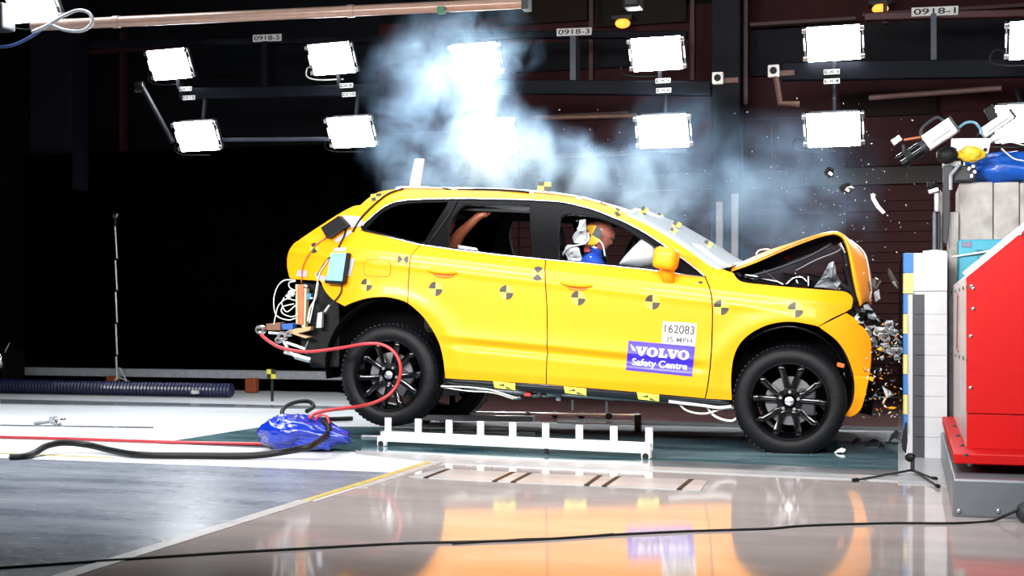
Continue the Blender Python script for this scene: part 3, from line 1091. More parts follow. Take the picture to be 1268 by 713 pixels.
b = MB().tube(smooth([C(x, y, -.82) for x, y in ((872, 499), (885, 515), (905, 521), (915, 515))], 5), .009, 6)
b.build('dangling_cable', WHITEP, car, smooth=True)
for (x0, y0, x1, y1) in ((709, 495, 709, 508), (751, 497, 751, 512)):
    MB().cyl(C(x0, y0, -.4), C(x1, y1, -.4), .008, .008, 8).build('hanging_pin', WHITEP, car)
MB().box(C(692, 489, -.72), (.03, .03, .08)).build('hanging_bracket', mat('bracket_blue_grey', (.12, .16, .22), .4), car)
# wheel arch liners
for hx, hz, rad in ((-2.875, -.02, .555), (0, 0, .545)):
    for sg in (1, -1):
        b = MB()
        rows = []
        for yy in (.895, .60):
            ring = []
            for k in range(25):
                a = math.radians(-8 + 196 * k / 24)
                x, z = hx + rad * math.cos(a), hz + rad * math.sin(a)
                ring.append(Vector((x, sg * min(yy, halfw(x, z) - .045), z)))
            rows.append(ring)
        b.grid(rows)
        b.add([Vector((hx, sg * .60, hz))] + rows[1], [(0, i + 1, i + 2) for i in range(24)])
        b.build('arch_liner', mat('liner_black', (.0015, .0015, .002), .8, spec=.05), car, smooth=True, auto=30, solid=.008)
        if hx == 0:
            b = MB()
            pts = [C(x, y, -.84) for x, y in S2([(928, 420), (948, 410), (977, 404), (1005, 411), (1025, 424), (1040, 444), (1046, 470)], 4)]
            for p in pts:
                p.y = -sg * (halfw(p.x, p.z) - .075) * -1 if sg < 0 else -(halfw(p.x, p.z) - .075)
            b.tube(pts, .012, 8)
            b.build('liner_lip', BLKG, car, smooth=True)
MB().box(C(1041, 452, -.80), (.05, .04, .03), Matrix.Rotation(.2, 3, 'Y')).build('side_reflector', mat('reflector_orange', (.75, .12, .02), .3), car, bevel=.005)

# ---- wheels


def wheel(loc, sg, roty, label=None, wide=.245, camber=0):
    """a wheel with outer face at sg*y"""
    L = Vector(loc)
    Rt, rr_ = .374, .268

    def X(v):
        v = Matrix.Rotation(roty, 3, 'Y') @ Vector(v)
        return L + Vector((v.x, v.y * -sg, v.z))

    def lathe(prof, seg=56):
        b = MB()
        b.lathe(prof, (0, 0, 0), 'Y', seg)
        b.v = [X(v) for v in b.v]
        return b
    h = wide
    tyre_prof = [(rr_ - .004, .012), (rr_ + .010, .002), (rr_ + .035, -.003), (rr_ + .065, .002), (Rt - .022, .012), (Rt - .006, .028), (Rt, .05), (Rt + .001, h / 2), (Rt, h - .05), (Rt - .006, h - .028), (Rt - .022, h - .012), (rr_ + .03, h), (rr_ - .004, h - .012)]
    # rim barrel is the wheel itself
    rim = lathe([(rr_ + .001, .010), (rr_ - .004, .004), (rr_ - .016, .006), (rr_ - .022, .022), (rr_ - .03, .05), (rr_ - .034, h - .02), (rr_ + .001, h - .012)]).build('wheel', BLKG, car, smooth=True, auto=50, label=label)
    t = lathe(tyre_prof, 72).build('tyre', TYRE, rim, smooth=True, auto=60)
    b = MB()
    for row in (0, 1):
        for k in range(64):
            a = 2 * math.pi * (k + .5 * row) / 64
            ca, sa = math.cos(a), math.sin(a)
            yy = .052 if row == 0 else h - .052
            b.box((Rt * ca, yy, Rt * sa), (.008, .05, .018), Matrix.Rotation(-a, 3, 'Y') @ Matrix.Rotation(.4, 3, 'X'))
    b.v = [X(v) for v in b.v]
    b.build('tread_block', TYRE, rim, kind='stuff')
    lathe([(0, .085), (.165, .085), (.165, .105), (0, .105)], 36).build('brake_disc', mat('brake_iron', (.14, .14, .15), .4, .6), rim)
    b = MB()
    b.bx(.06, .17, .05, .12, -.09, .09)
    b.v = [X(v) for v in b.v]
    b.build('brake_caliper', DKG, rim, bevel=.01)
    # ten spokes in five pairs
    for k in range(5):
        for s_ in (-1, 1):
            a0 = math.radians(90 + 72 * k)
            a1 = a0 + s_ * math.radians(17.5)
            b = MB()
            rows = []
            for t_ in (0, .25, .55, .8, 1):
                r = .05 + t_ * (rr_ - .018 - .05)
                aa = a0 + (a1 - a0) * (.62 + .38 * t_)
                wd = .026 - .005 * math.sin(t_ * math.pi) + .004 * t_
                yo = .030 - .014 * t_ + .010 * math.sin(t_ * math.pi)
                ca, sa = math.cos(aa), math.sin(aa)
                er, et = Vector((ca, 0, sa)), Vector((-sa, 0, ca))
                c_ = er * r
                rows.append([c_ + et * (-wd) + Vector((0, yo + .03, 0)), c_ + et * (-wd * .8) + Vector((0, yo + .006, 0)), c_ + et * (-wd * .25) + Vector((0, yo, 0)), c_ + et * (wd * .25) + Vector((0, yo, 0)), c_ + et * (wd * .8) + Vector((0, yo + .006, 0)), c_ + et * wd + Vector((0, yo + .03, 0))])
            b.grid(rows)
            b.v = [X(v) for v in b.v]
            b.build('spoke', BLKG, rim, smooth=True, auto=35, solid=.008)
        a = math.radians(90 + 72 * k)
        b = MB().lathe([(0, .018), (.010, .018), (.012, .024), (.012, .045)], (.062 * math.cos(a), 0, .062 * math.sin(a)), 'Y', 10)
        b.v = [X(v) for v in b.v]
        b.build('lug_nut', SILV, rim, smooth=True, auto=40)
    lathe([(.05, .03), (.085, .035), (.088, .07), (0, .07)], 30).build('hub', BLKG, rim, smooth=True, auto=40)
    lathe([(0, .010), (.022, .010), (.030, .014), (.032, .03)], 24).build('hub_cap', SILV, rim, smooth=True, auto=40)
    return rim


fw = C(977, 497, -.93)
wheel(fw, -1, .0, 'black ten-spoke front wheel')
wheel(Vector((fw.x, .93, fw.z)), 1, .3)
rw = C(480, 464.5, -.93)
wheel(rw, -1, .5, 'black ten-spoke rear wheel lifted off the floor')
wheel(Vector((rw.x - .10, .91, rw.z - .10)), 1, .2)
for x, zz in ((fw.x, fw.z), (rw.x, rw.z)):
    MB().cyl((x, -.80, zz), (x, .80, zz), .04, .04, 12).build('axle', DKG, car, smooth=True, auto=40)
# ---- decals


def marker(px, py, r=.052, rot=0.0, off=.0018):
    c = side(px, py)
    b = MB()
    n = 8
    for q in range(4):
        ring0 = None
        for (ra, rb) in ((0.0, .5), (.5, 1.0)):
            for k in range(n):
                a0 = rot + math.pi / 2 * (q + k / n)
                a1 = rot + math.pi / 2 * (q + (k + 1) / n)
                vs = []
                for rad, an in ((ra, a0), (rb, a0), (rb, a1), (ra, a1)):
                    x, z = c.x + r * rad * math.cos(an), c.z + r * rad * math.sin(an)
                    vs.append(Vector((x, -halfw(x, z) - off, z)))
                if ra == 0:
                    vs = vs[:3]
                b.add(vs, [tuple(range(len(vs)))], q % 2)
    b.build('target_sticker', [YELM, DRKM], car, recalc=False)


for x, y in ((539.5, 357.5), (627, 362), (716, 369), (808, 374), (893, 380.5), (985, 383.5)):
    marker(x, y)
marker(454, 352.5, .046)
marker(499, 321, .042, math.radians(45))
marker(666, 338.5, .05, math.radians(-45))
marker(389, 307, .04, math.radians(-30))


def qdecal(name, q, m, nx=24, ny=24, off=.002, parent=None, label=None, sub=None):
    """rectangle of four picked corners laid on the body side"""
    b = MB()
    rows = []
    for j in range(ny + 1):
        v = j / ny
        row = []
        for i in range(nx + 1):
            u = i / nx
            row.append(side(*bil(q, u, v), off))
        rows.append(row)
    b.grid(rows)
    return b.build(name, m, parent or car, recalc=False, label=label)


def bil(q, u, v):
    (x0, y0), (x1, y1), (x2, y2), (x3, y3) = q  # tl tr br bl
    tx, ty = x0 + (x1 - x0) * u, y0 + (y1 - y0) * u
    bx_, by_ = x3 + (x2 - x3) * u, y3 + (y2 - y3) * u
    return tx + (bx_ - tx) * v, ty + (by_ - ty) * v


def decaltext(name, q, shapes, m, parent, off=.007):
    b = MB()
    for vs, fs in shapes:
        bm = bmesh.new()
        bv = [bm.verts.new(v) for v in vs]
        for f in fs:
            try:
                bm.faces.new([bv[i] for i in f])
            except ValueError:
                pass
        bmesh.ops.triangulate(bm, faces=bm.faces[:])
        for _ in range(3):
            le = [e for e in bm.edges if e.calc_length() > .04]
            if le:
                bmesh.ops.subdivide_edges(bm, edges=le, cuts=1)
                bmesh.ops.triangulate(bm, faces=[f for f in bm.faces if len(f.verts) > 3])
        bm.verts.index_update()
        vs = [v.co.copy() for v in bm.verts]
        fs = [tuple(v.index for v in f.verts) for f in bm.faces]
        bm.free()
        b.add([side(*bil(q, v.x, 1 - v.y), off) for v in vs], fs)
    return b.build(name, m, parent, recalc=False)


def txt(s_, x0, x1, y0, y1):
    vs, fs = textmesh(s_)
    return fit(vs, x0, x1, y0, y1), fs


BQ = [(778.5, 421.7), (860.8, 428.8), (857, 466), (775, 458)]
WQ = [(821, 397.6), (862.8, 400.4), (860.8, 428.6), (819.4, 425)]
dk = qdecal('number_decal', WQ, mat('decal_white', (.78, .77, .72), .5, 0, 0, .04), label='white sticker with 162083 and 35 MPH')
INK = mat('decal_ink', (.05, .05, .05), .6)
decaltext('lettering', WQ, [txt('162083', .06, .95, .50, .88)], INK, dk)
decaltext('lettering', WQ, [txt('35 MPH', .12, .90, .10, .34)], mat('decal_ink_grey', (.09, .09, .09), .6), dk)
db = qdecal('name_decal', BQ, LAVEN, 24, 36, off=.0036, label='violet-blue sticker with white lettering')
INKW = mat('decal_ink_white', (.85, .85, .85), .5)
# slab-serif capitals drawn as outlines
gV = [(0, 1), (.52, 1), (.52, .84), (.44, .84), (.60, .36), (.74, .84), (.66, .84), (.66, 1), (1.08, 1), (1.08, .84), (1.0, .84), (.68, 0), (.40, 0), (.08, .84), (0, .84)]
gL = [(0, 1), (.54, 1), (.54, .84), (.42, .84), (.42, .18), (.64, .18), (.68, .40), (.84, .40), (.84, 0), (0, 0), (0, .16), (.10, .16), (.10, .84), (0, .84)]


def gO(cx0):
    vs, fs = [], []
    n = 28
    for k in range(n):
        a = 2 * math.pi * k / n
        vs.append(Vector((cx0 + .53 + .53 * math.cos(a), .5 + .53 * math.sin(a), 0)))
        vs.append(Vector((cx0 + .53 + .21 * math.cos(a), .5 + .37 * math.sin(a), 0)))
    for k in range(n):
        j = (k + 1) % n
        fs.append((2 * k, 2 * j, 2 * j + 1, 2 * k + 1))
    return vs, fs


def gpoly(pl, ox):
    bm = bmesh.new()
    f = bm.faces.new([bm.verts.new((x + ox, y, 0)) for x, y in pl])
    bmesh.ops.triangulate(bm, faces=[f])
    bm.verts.index_update()
    r = [v.co.copy() for v in bm.verts], [tuple(v.index for v in q.verts) for q in bm.faces]
    bm.free()
    return r


glyphs = [gpoly(gV, 0), gO(1.08), gpoly(gL, 2.22), gpoly(gV, 3.06), gO(4.12)]
tot = 5.18
sx, ox = .80 / tot, .125
decaltext('lettering', BQ, [([Vector((ox + v.x * sx, .53 + v.y * .30, 0)) for v in vs], fs) for vs, fs in glyphs], INKW, db, .0085)
decaltext('lettering', BQ, [txt('Safety Centre', .085, .915, .12, .43)], INKW, db, .0085)
ticks = []
for k in range(3):
    y0 = .86 - .07 * k
    ticks.append(([Vector((.03 + .012 * k, y0, 0)), Vector((.045 + .012 * k, y0 + .025, 0)), Vector((.125, y0 - .14 + .05 * k, 0)), Vector((.11, y0 - .165 + .05 * k, 0))], [(0, 1, 2, 3)]))
decaltext('logo_strokes', BQ, ticks, mat('logo_lilac', (.55, .5, .9), .5), db, .0085)
# checked stickers on the sill, quarter and A pillar
def checker(q, nx=2, ny=2, off=.006, flat_y=None, name='check_sticker'):
    b = MB()
    for i in range(nx):
        for j in range(ny):
            pts = [bil(q, (i + a) / nx, (j + c) / ny) for a, c in ((0, 0), (1, 0), (1, 1), (0, 1))]
            vs = [C(*p, flat_y) if flat_y else side(*p, off) for p in pts]
            b.add(vs, [(0, 1, 2, 3)], (i + j) % 2)
    return b.build(name, [YELM, DRKM], car, recalc=False, solid=.002)


def bow(q, flat_y):
    """yellow strip with a dark hourglass laid sideways"""
    b = MB()
    P_ = lambda u, v: C(*bil(q, u, v), flat_y)
    b.add([P_(0, 0), P_(1, 0), P_(1, 1), P_(0, 1)], [(0, 1, 2, 3)], 0)
    k = len(b.v)
    dy = Vector((0, -.0015, 0))
    b.add([P_(.12, .62) + dy, P_(.50, .22) + dy, P_(.50, .62) + dy], [(0, 1, 2)], 1)
    b.add([P_(.55, .55) + dy, P_(.92, .95) + dy, P_(.55, .95) + dy], [(0, 1, 2)], 1)
    b.build('sill_sticker', [YELM, DRKM], car, recalc=False)


for (x0, y0, x1, y1) in ((610.5, 471.5, 638, 474.5), (698, 478, 726, 481), (788.5, 485.5, 816, 488.5)):
    bow([(x0, y0), (x1, y1), (x1, y1 + 8.5), (x0 + 2, y0 + 8.5)], -.893)
checker([(757, 257), (765, 257.5), (774, 264), (764, 268)], 2, 2, .004)
checker([(459, 241), (473, 239), (471, 247), (461, 249)], 2, 2, .004)
checker([(860, 352), (867, 348), (871, 349), (864, 354)], 2, 1, .003)


def flag(px, py, yl, hpx=14, wpx=16, post=6, ry=0.0):
    """small two by two target board on a post"""
    c = C(px, py, yl)
    k = 1 / 178.0
    W, Hh = wpx * k, hpx * k
    R_ = Matrix.Rotation(ry, 3, 'Y')
    b = MB()
    for i in (0, 1):
        for j in (0, 1):
            b.box(c + R_ @ Vector(((i - .5) * W / 2, 0, (j - .5) * Hh / 2)), (W / 2, .012, Hh / 2), R_, (i + j) % 2)
    o = b.build('target_board', [YELM, DRKM], car)
    MB().cyl(c + R_ @ Vector((0, .006, -Hh / 2)), c + R_ @ Vector((0, .006, -Hh / 2 - post * k)), .007, .007, 8).build('post', SILV, o)


flag(674, 230.5, -.60, 11, 17, 6, .05)
for x, y, yl, s_ in ((797, 262, -.50, 9), (837, 280, -.45, 10), (875, 305, -.42, 11)):
    flag(x, y, yl, s_ + 3, s_, 4, .5)
for x, y, yl in ((817, 268.5, -.10), (853, 289.5, -.05), (889, 310.5, 0), (833, 287, -.62)):
    flag(x, y, yl, 8, 8, 3, .5)
# white fin on the roof
b = MB()
b.prism([C(x, y, -.45) for x, y in ((505.5, 234), (519, 233.5), (524.5, 196.5), (513.5, 196.5))], (0, .03, 0))
b.build('roof_fin', WHITEP, car, bevel=.006, label='white upright fin at the rear of the roof')
# roof cable
b = MB().tube(smooth([side(x, y, .008) for x, y in ((437, 287), (447, 271), (460, 257), (478, 242), (490, 236.5), (500, 233.6))], 5), .008, 6)
b.build('roof_cable', BHOSE, car, smooth=True)
b = MB().tube(smooth([C(x, y, -.62) for x, y in ((500, 233.6), (530, 231.5), (548, 232.5), (561, 235), (600, 234.5), (640, 236.5), (655, 238))], 5), .008, 6)
b.build('roof_cable', BHOSE, car, smooth=True)
# boxes taped to the rear quarter


def obox(name, q, depth, m, parent=car, label=None, bevel=.006):
    """box whose outer face has the four picked corners, standing off the body side"""
    base = [side(*p, .004) for p in q]
    ym = min(p.y for p in base)
    b = MB()
    b.prism([Vector((p.x, p.y, p.z)) for p in base], (0, -depth, 0))
    return b.build(name, m, parent, bevel=bevel, label=label)


blue = obox('recorder_box', [(413.5, 313), (432.5, 313.5), (427, 350), (407, 349)], .055, mat('pale_blue_case', (.22, .52, .62), .4), label='pale blue box taped to the rear quarter')
obox('box_rim', [(406, 347), (428, 348), (427, 352.5), (406.5, 351)], .06, BLK, blue)
obox('box_rim', [(432.5, 313), (435.5, 314), (430, 351), (427, 350)], .052, BLK, blue)
obox('recorder_box', [(401.5, 282.5), (424, 267.5), (435.5, 279.5), (410, 296.5)], .07, BLK, label='black box taped to the rear quarter')
for q in ([(424, 266), (447, 268), (451, 279), (432, 283)], [(414, 297), (434, 284), (436, 288), (418, 301)], [(414, 307), (429, 306), (429, 311), (413, 311)], [(369, 334), (381, 335), (380, 343), (367, 342)], [(390, 337), (405, 343), (402, 349), (392, 344)], [(431, 320), (440, 320), (434, 342), (429, 342)]):
    qdecal('tape_strip', q, TAPE, 4, 3, .006)
for pts, r, m in ((((430, 280), (427, 292), (420, 306)), .006, BHOSE), (((405, 294), (395, 301), (384, 314), (376, 330), (374, 350)), .005, ORAN), (((413, 313), (405, 325), (396, 340), (392, 362), (384, 400)), .006, WCAB), (((414, 314), (403, 326), (394, 341)), .007, BHOSE), (((424, 352), (423, 362), (416, 372), (405, 384)), .006, DKG), (((409, 378), (403, 386)), .011, TAPE)):
    b = MB().tube(smooth([side(x, y, .014) for x, y in pts], 5), r, 6)
    b.build('cable', m, car, smooth=True)
# ---- exposed rear end
b = MB()
b.prism([C(x, y, -.72) for x, y in ((372, 348), (398, 349), (420, 378), (420, 455), (385, 455), (372, 430))], (0, 1.44, 0))
b.build('rear_body_frame', mat('frame_black', (.003, .003, .0035), .6, spec=.2), car, bevel=.01)


def rbox(nm, pts, yl, d, m, lab=None):
    b = MB()
    b.prism([C(x, y, yl) for x, y in pts], (0, d, 0))
    return b.build(nm, m, car, bevel=.005, label=lab)


rbox('crash_beam', ((368.5, 352), (376, 352), (375.5, 402), (369, 402)), -.84, .06, ORAN, 'orange upright of the exposed rear beam')
rbox('beam_edge', ((376, 356), (379.5, 357), (377.5, 408), (373, 404)), -.83, .06, mat('primer_beige', (.55, .46, .30), .5))
rbox('beam_edge', ((365.5, 352), (368.5, 352), (368.5, 402), (366, 400)), -.83, .06, mat('primer_beige', (.55, .46, .30), .5))
rbox('connector_block', ((378, 363), (385, 363), (385, 371), (378, 371)), -.82, .05, mat('connector_blue', (.05, .17, .30), .4))
rbox('connector_block', ((348, 401), (362, 400), (363, 408), (349, 408)), -.84, .08, mat('connector_navy', (.02, .09, .35), .4))
rbox('rust_drum', ((329, 401), (347, 399), (347, 409), (330, 409)), -.84, .09, mat('drum_rust', (.16, .07, .04), .6))
rbox('tow_bracket', ((356, 408), (385, 404), (384, 409), (368, 413), (384, 417), (378, 419), (360, 413)), -.83, .06, mat('primer_tan', (.45, .28, .14), .5))
rbox('grey_clip', ((393, 387), (399, 386), (398, 406), (391, 406)), -.80, .04, TAPE)
c = C(323, 408, -.86)
b = MB().lathe([(.020, -.03), (.032, -.03), (.034, .03), (.020, .03)], c, 'Y', 18, closed=True)
b.build('coupling_ring', SILV, car, smooth=True, auto=40)
for (x, y, r) in ((350, 416, .036), (345, 421, .024), (358, 413, .022)):
    c = C(x, y, -.85)
    MB().lathe([(r * .45, -.02), (r, -.02), (r, .02), (r * .45, .02)], c, 'Y', 18, closed=True).build('pulley', SILV, car, smooth=True, auto=40)
for (x0, y0, x1, y1, r) in ((350, 420, 356, 430, .014), (352, 436, 372, 441, .012), (355, 424, 378, 432, .010), (366, 441, 385, 446, .022), (333, 412, 352, 413, .010), (378, 430, 382, 422, .008), (357, 432, 365, 441, .012)):
    MB().cyl(C(x0, y0, -.84), C(x1, y1, -.84), r, r, 10).build('rear_fitting', SILV if x0 != 355 else WHITEP, car, smooth=True, auto=40)
for pts in (((366, 347), (352, 347), (343, 356), (339, 372), (342, 390), (356, 396), (366, 394)), ((366, 372), (355, 370), (345, 378), (341, 392), (339, 402)), ((364, 376), (350, 380), (350, 388), (362, 392), (370, 388)), ((352, 368), (349, 376), (355, 386), (366, 378)), ((366, 360), (359, 356), (358, 350), (366, 348)), ((394, 350), (391, 368), (384, 382), (381, 398))):
    b = MB().tube(smooth([C(x, y, -.85 + .03 * random.random()) for x, y in pts], 5), .0045 if pts[0][0] != 394 else .007, 6)
    b.build('loose_wire', WCAB, car, smooth=True)
for (x, y, s_) in ((361, 363, .03), (357, 367, .022), (363, 360, .018), (379, 354, .014), (386, 369, .010)):
    MB().box(C(x, y, -.85), (s_ * 1.6, .03, s_), Matrix.Rotation(random.random(), 3, 'Y')).build('wire_plug', WHITEP, car, bevel=.004)
# ---- bonnet: buckled, hinged up in the middle
lowc = S2([(905.5, 335.5), (936, 324.6), (973.6, 308.2), (1011.5, 293.8), (1030, 289), (1038, 289.2), (1045.6, 294), (1050.6, 305.6), (1054.4, 323), (1059.5, 351), (1066, 378)], 4)
upc = S2([(904, 331), (946, 312), (980, 300.5), (1005, 292.5), (1024, 287.6), (1038, 287.6), (1050, 295), (1062, 305.6), (1071, 321), (1075.5, 341), (1076, 374)], 4)
rows = []
near = [C(x, y, -.72) for x, y in lowc]
rid = [C(x, y, -.46) for x, y in upc]
near0 = []
for i, p in enumerate(near):
    t = i / (len(near) - 1)
    near0.append(p + Vector((-.012, .02, -.012)))
R_ = [near0, near]
for k in (1, 2, 3):
    t = k / 4
    R_.append([a.lerp(c, t) + Vector((0, 0, .010 * math.sin(t * math.pi))) for a, c in zip(near, rid)])
R_.append(rid)
for k in range(1, 8):
    t = k / 8
    yv = -.46 + t * .92
    R_.append([Vector((p.x + .015 * math.sin(t * math.pi), yv, p.z - .012 + .010 * math.sin(9 * t + 5 * p.x))) for p in rid])
for src in (rid, R_[4], R_[3], R_[2], near, near0):
    R_.append([Vector((p.x, -p.y, p.z)) for p in src])
b = MB().grid(R_)
b.build('bonnet', [PAINT, BLK], car, smooth=True, solid=.018, smat=1, recalc=True, label='amber bonnet buckled upward into a peak')
# bonnet inner frame, struts
for pts, r, m, nm in ((((925, 343), (960, 333), (1000, 318), (1030, 302)), .012, DKG, 'bonnet_rib'), (((985, 335), (1010, 322), (1035, 312), (1043, 306)), .004, GREYB, 'bonnet_rib'), (((945, 334), (968, 352)), .008, DKG, 'bonnet_strut')):
    b = MB().tube(smooth([C(x, y, -.62) for x, y in pts], 5), r, 8)
    b.build(nm, m, car, smooth=True)
MB().cyl(C(1040, 301, -.66), C(1047, 313, -.66), .016, .012, 10).build('bonnet_catch', CHROME, car, smooth=True, auto=40)
b = MB().tube(smooth([C(x, y, -.30) for x, y in ((936, 315), (940, 310), (950, 308.5), (957, 311))], 5), .006, 6)
b.build('washer_hose', WCAB, car, smooth=True)
b = MB().tube(smooth([C(x, y, -.40) for x, y in ((1053, 297), (1066, 308), (1073, 320), (1077, 345), (1079, 360), (1076, 374))], 5), .006, 6)
b.build('trim_strip', WCAB, car, smooth=True)
# engine bay
b = MB()
b.bx(-.62, -.50, -.80, .80, .05, .80)
b.build('firewall', BLK, car, bevel=.02)
b = MB().bx(-.34, .14, -.52, .52, .16, .58)
b.build('engine_block', mat('engine_dark', (.012, .012, .013), .45, .3), car, bevel=.03)
for (px, py, yl, sz) in ((925, 350, -.66, (.10, .12, .05)), (950, 352, -.6, (.18, .2, .06)), (985, 350, -.5, (.2, .2, .10)), (1010, 352, -.3, (.14, .3, .12))):
    MB().box(C(px, py, yl), sz, Matrix.Rotation(.15, 3, 'Y')).build('engine_cover', BLKG, car, bevel=.012)
for pts, r, m, nm, yl in ((((973, 353), (982, 345), (992, 343), (1000, 350)), .014, CHROME, 'coolant_pipe', -.62), (((930, 342), (950, 347), (972, 352)), .008, DKG, 'engine_hose', -.66), (((922, 340), (940, 343)), .008, SILV, 'wiper_arm', -.70), (((944, 346), (960, 348), (970, 352)), .006, WCAB, 'wire_loom', -.68), (((985, 344), (988, 352)), .012, SILV, 'engine_hose', -.60), (((1001, 342), (1001, 354)), .005, WCAB, 'wire_loom', -.66)):
    b = MB().tube(smooth([C(x, y, yl) for x, y in pts], 5), r, 8)
    b.build(nm, m, car, smooth=True)
MB().ell(C(974, 299 + 20, -.3), (.03, .02, .02), None, 10, 6).build('red_cap', RHOSE, car, smooth=True)


def crumple(name, poly, yl, dy, m, parent=car, amp=.03, seed=0, n=7, solid=.004, label=None, fn=C):
    """a bent sheet: outline fanned from its middle with folds"""
    b = MB()
    pts = []
    N = len(poly)
    cx_, cy_ = sum(p[0] for p in poly) / N, sum(p[1] for p in poly) / N
    out = []
    for i in range(N):
        (xa, ya), (xb, yb) = poly[i], poly[(i + 1) % N]
        for k in range(3):
            out.append((xa + (xb - xa) * k / 3, ya + (yb - ya) * k / 3))
    rings = []
    for t in (1, .66, .33, .02):
        ring = []
        for i, (x, y) in enumerate(out):
            q = fn(cx_ + (x - cx_) * t, cy_ + (y - cy_) * t, yl)
            q.y += dy * (y - cy_) / 60 + amp * noise.noise(Vector((x * .09 + seed, y * .09, t * 2.5)))
            ring.append(q)
        rings.append(ring + ring[:1])
    b.grid(rings)
    return b.build(name, m, parent, solid=solid, recalc=True, label=label)


GSHEET = mat('crumpled_grey_plastic', (.34, .36, .40), .35, .2, 0, .2, 20, .4)
crumple('inner_wing_sheet', [(1008, 355), (1018, 343), (1027, 327), (1033, 324), (1036, 340), (1043, 352), (1047, 360), (1030, 357)], -.64, .3, GSHEET, amp=.06, seed=3, label='crumpled grey sheet beside the engine')
for (x0, y0, x1, y1) in ((1045, 300, 1052, 340), (1048, 330, 1060, 375), (1052, 370, 1062, 392), (1040, 352, 1056, 362)):
    MB().cyl(C(x0, y0, -.60), C(x1, y1, -.60), .03, .022, 8).build('crushed_strut', BLK, car, smooth=True, auto=40)
b = MB()
b.prism([C(x, y, -.62) for x, y in ((1045, 388), (1056, 380), (1064, 382), (1068, 394), (1066, 470), (1058, 500), (1056, 500), (1062, 470), (1056, 440))], (0, 1.24, 0))
b.build('front_crash_structure', BLK, car, bevel=.01)
CRSIL = mat('crushed_chrome', (.50, .51, .53), .3, .2, 0, .3, 30, .6)
crumple('headlamp_shell', [(1058, 393), (1062, 388), (1072, 404), (1080, 414), (1073, 412), (1064, 404)], -.63, .1, WHITEP, amp=.03, seed=9, label='white broken headlamp edge')
crumple('headlamp_shell', [(1069, 378), (1075, 376), (1083, 394), (1098, 405), (1112, 413), (1110, 417), (1094, 411), (1079, 400)], -.66, .1, GSHEET, amp=.04, seed=5, label='grey bent headlamp bracket reaching to the barrier')
for k in range(26):
    x = 1066 + 46 * random.random()
    y = 384 + 36 * random.random() + (x - 1066) * .35
    r = 3 + 5 * random.random()
    poly = [(x + r * (1 + .5 * random.random()) * math.cos(a + random.random() * .5), y + r * math.sin(a + random.random() * .6)) for a in (0, 1.3, 2.6, 3.8, 5.2)]
    crumple('crushed_metal', poly, -.55 - .2 * random.random(), .4, CRSIL if k % 3 else BLK, amp=.06, seed=k * 3.1)
for k in range(16):
    x = 1090 + 22 * random.random()
    y = 418 + 30 * random.random()
    r = 2.5 + 3 * random.random()
    poly = [(x + r * math.cos(a + random.random()), y + r * math.sin(a + random.random())) for a in (0, 1.5, 3, 4.4)]
    crumple('crushed_metal', poly, -.55 - .2 * random.random(), .4, CRSIL if k % 2 else BLK, amp=.05, seed=k * 1.7)
# ---- cabin
b = MB()
b.prism([C(x, y, -.70) for x, y in ((772, 345), (775, 335), (800, 328), (850, 332), (885, 345), (885, 400), (800, 400))], (0, 1.4, 0))
b.build('dashboard', INT, car, bevel=.03)
for yl in (-.38, .38):
    for bx0, nm in ((718, 'front_seat'), (566, 'rear_seat')):
        x0 = C(bx0, 340, yl).x
        q = MB()
        q.prism([Vector((x0 + dx, yl - .26, z)) for dx, z in ((-.16, .28), (.42, .30), (.44, .42), (.02, .40), (-.10, .95), (-.22, .96), (-.24, .9))], (0, .52, 0))
        s_ = q.build(nm, INT, car, bevel=.05)
        MB().box((x0 - .20, yl, 1.05), (.09, .26, .17), Matrix.Rotation(-.15, 3, 'Y')).build('headrest', INT, s_, bevel=.03)
MB().bx(-3.3, -2.75, -.55, .55, .22, .80).build('load_cover', INT, car, bevel=.03)
MB().bx(-2.7, -1.40, -.61, .61, 1.215, 1.30).build('headlining', INT, car)
st = C(778, 322, .38)
ring = [st + Vector((.05 * math.sin(a), .18 * math.cos(a), .18 * math.sin(a))) for a in [2 * math.pi * k / 28 for k in range(29)]]
MB().tube(ring, .016, 8, False).build('steering_wheel', INT, car, smooth=True)
# airbags
b = MB()
rows = []
bag_px = [(771, 327, 3), (778, 323, 12), (790, 318, 22), (804, 313, 34), (818, 313, 32), (830, 320, 14)]
for (x, y, hpx) in bag_px:
    c = C(x, y, -.42)
    hh = hpx / 175
    rows.append([c + Vector((0, .26 * math.cos(a) * (.4 + hpx / 30), hh * .75 * math.sin(a))) * 1.0 for a in [2 * math.pi * k / 18 for k in range(19)]])
b.grid([[p for p in r] for r in rows])
b.build('airbag', AIRB, car, smooth=True, subsurf=1, label='white front airbag above the dashboard')
crumple('side_airbag', [(709, 300), (713, 289), (719, 273), (727, 272), (726, 285), (721, 302)], -.56, .2, AIRB, amp=.02, seed=2, solid=.03, label='pale side airbag behind the head')
crumple('side_airbag', [(700, 310), (706, 304), (716, 307), (722, 324), (705, 323)], -.60, .2, AIRB, amp=.02, seed=6, solid=.03)
b = MB().tube(smooth([C(x, y, -.68) for x, y in ((728, 288), (729, 296), (722, 302), (708, 305), (699, 311), (697, 316))], 6), .006, 6)
b.build('sensor_cable', WCAB, car, smooth=True)
b = MB().tube(smooth([C(x, y, -.62) for x, y in ((741, 297), (746, 302), (748, 310), (749, 317))], 6), .006, 6)
b.build('sensor_cable', WCAB, car, smooth=True)

# ================================================================== CRASH TEST DUMMIES


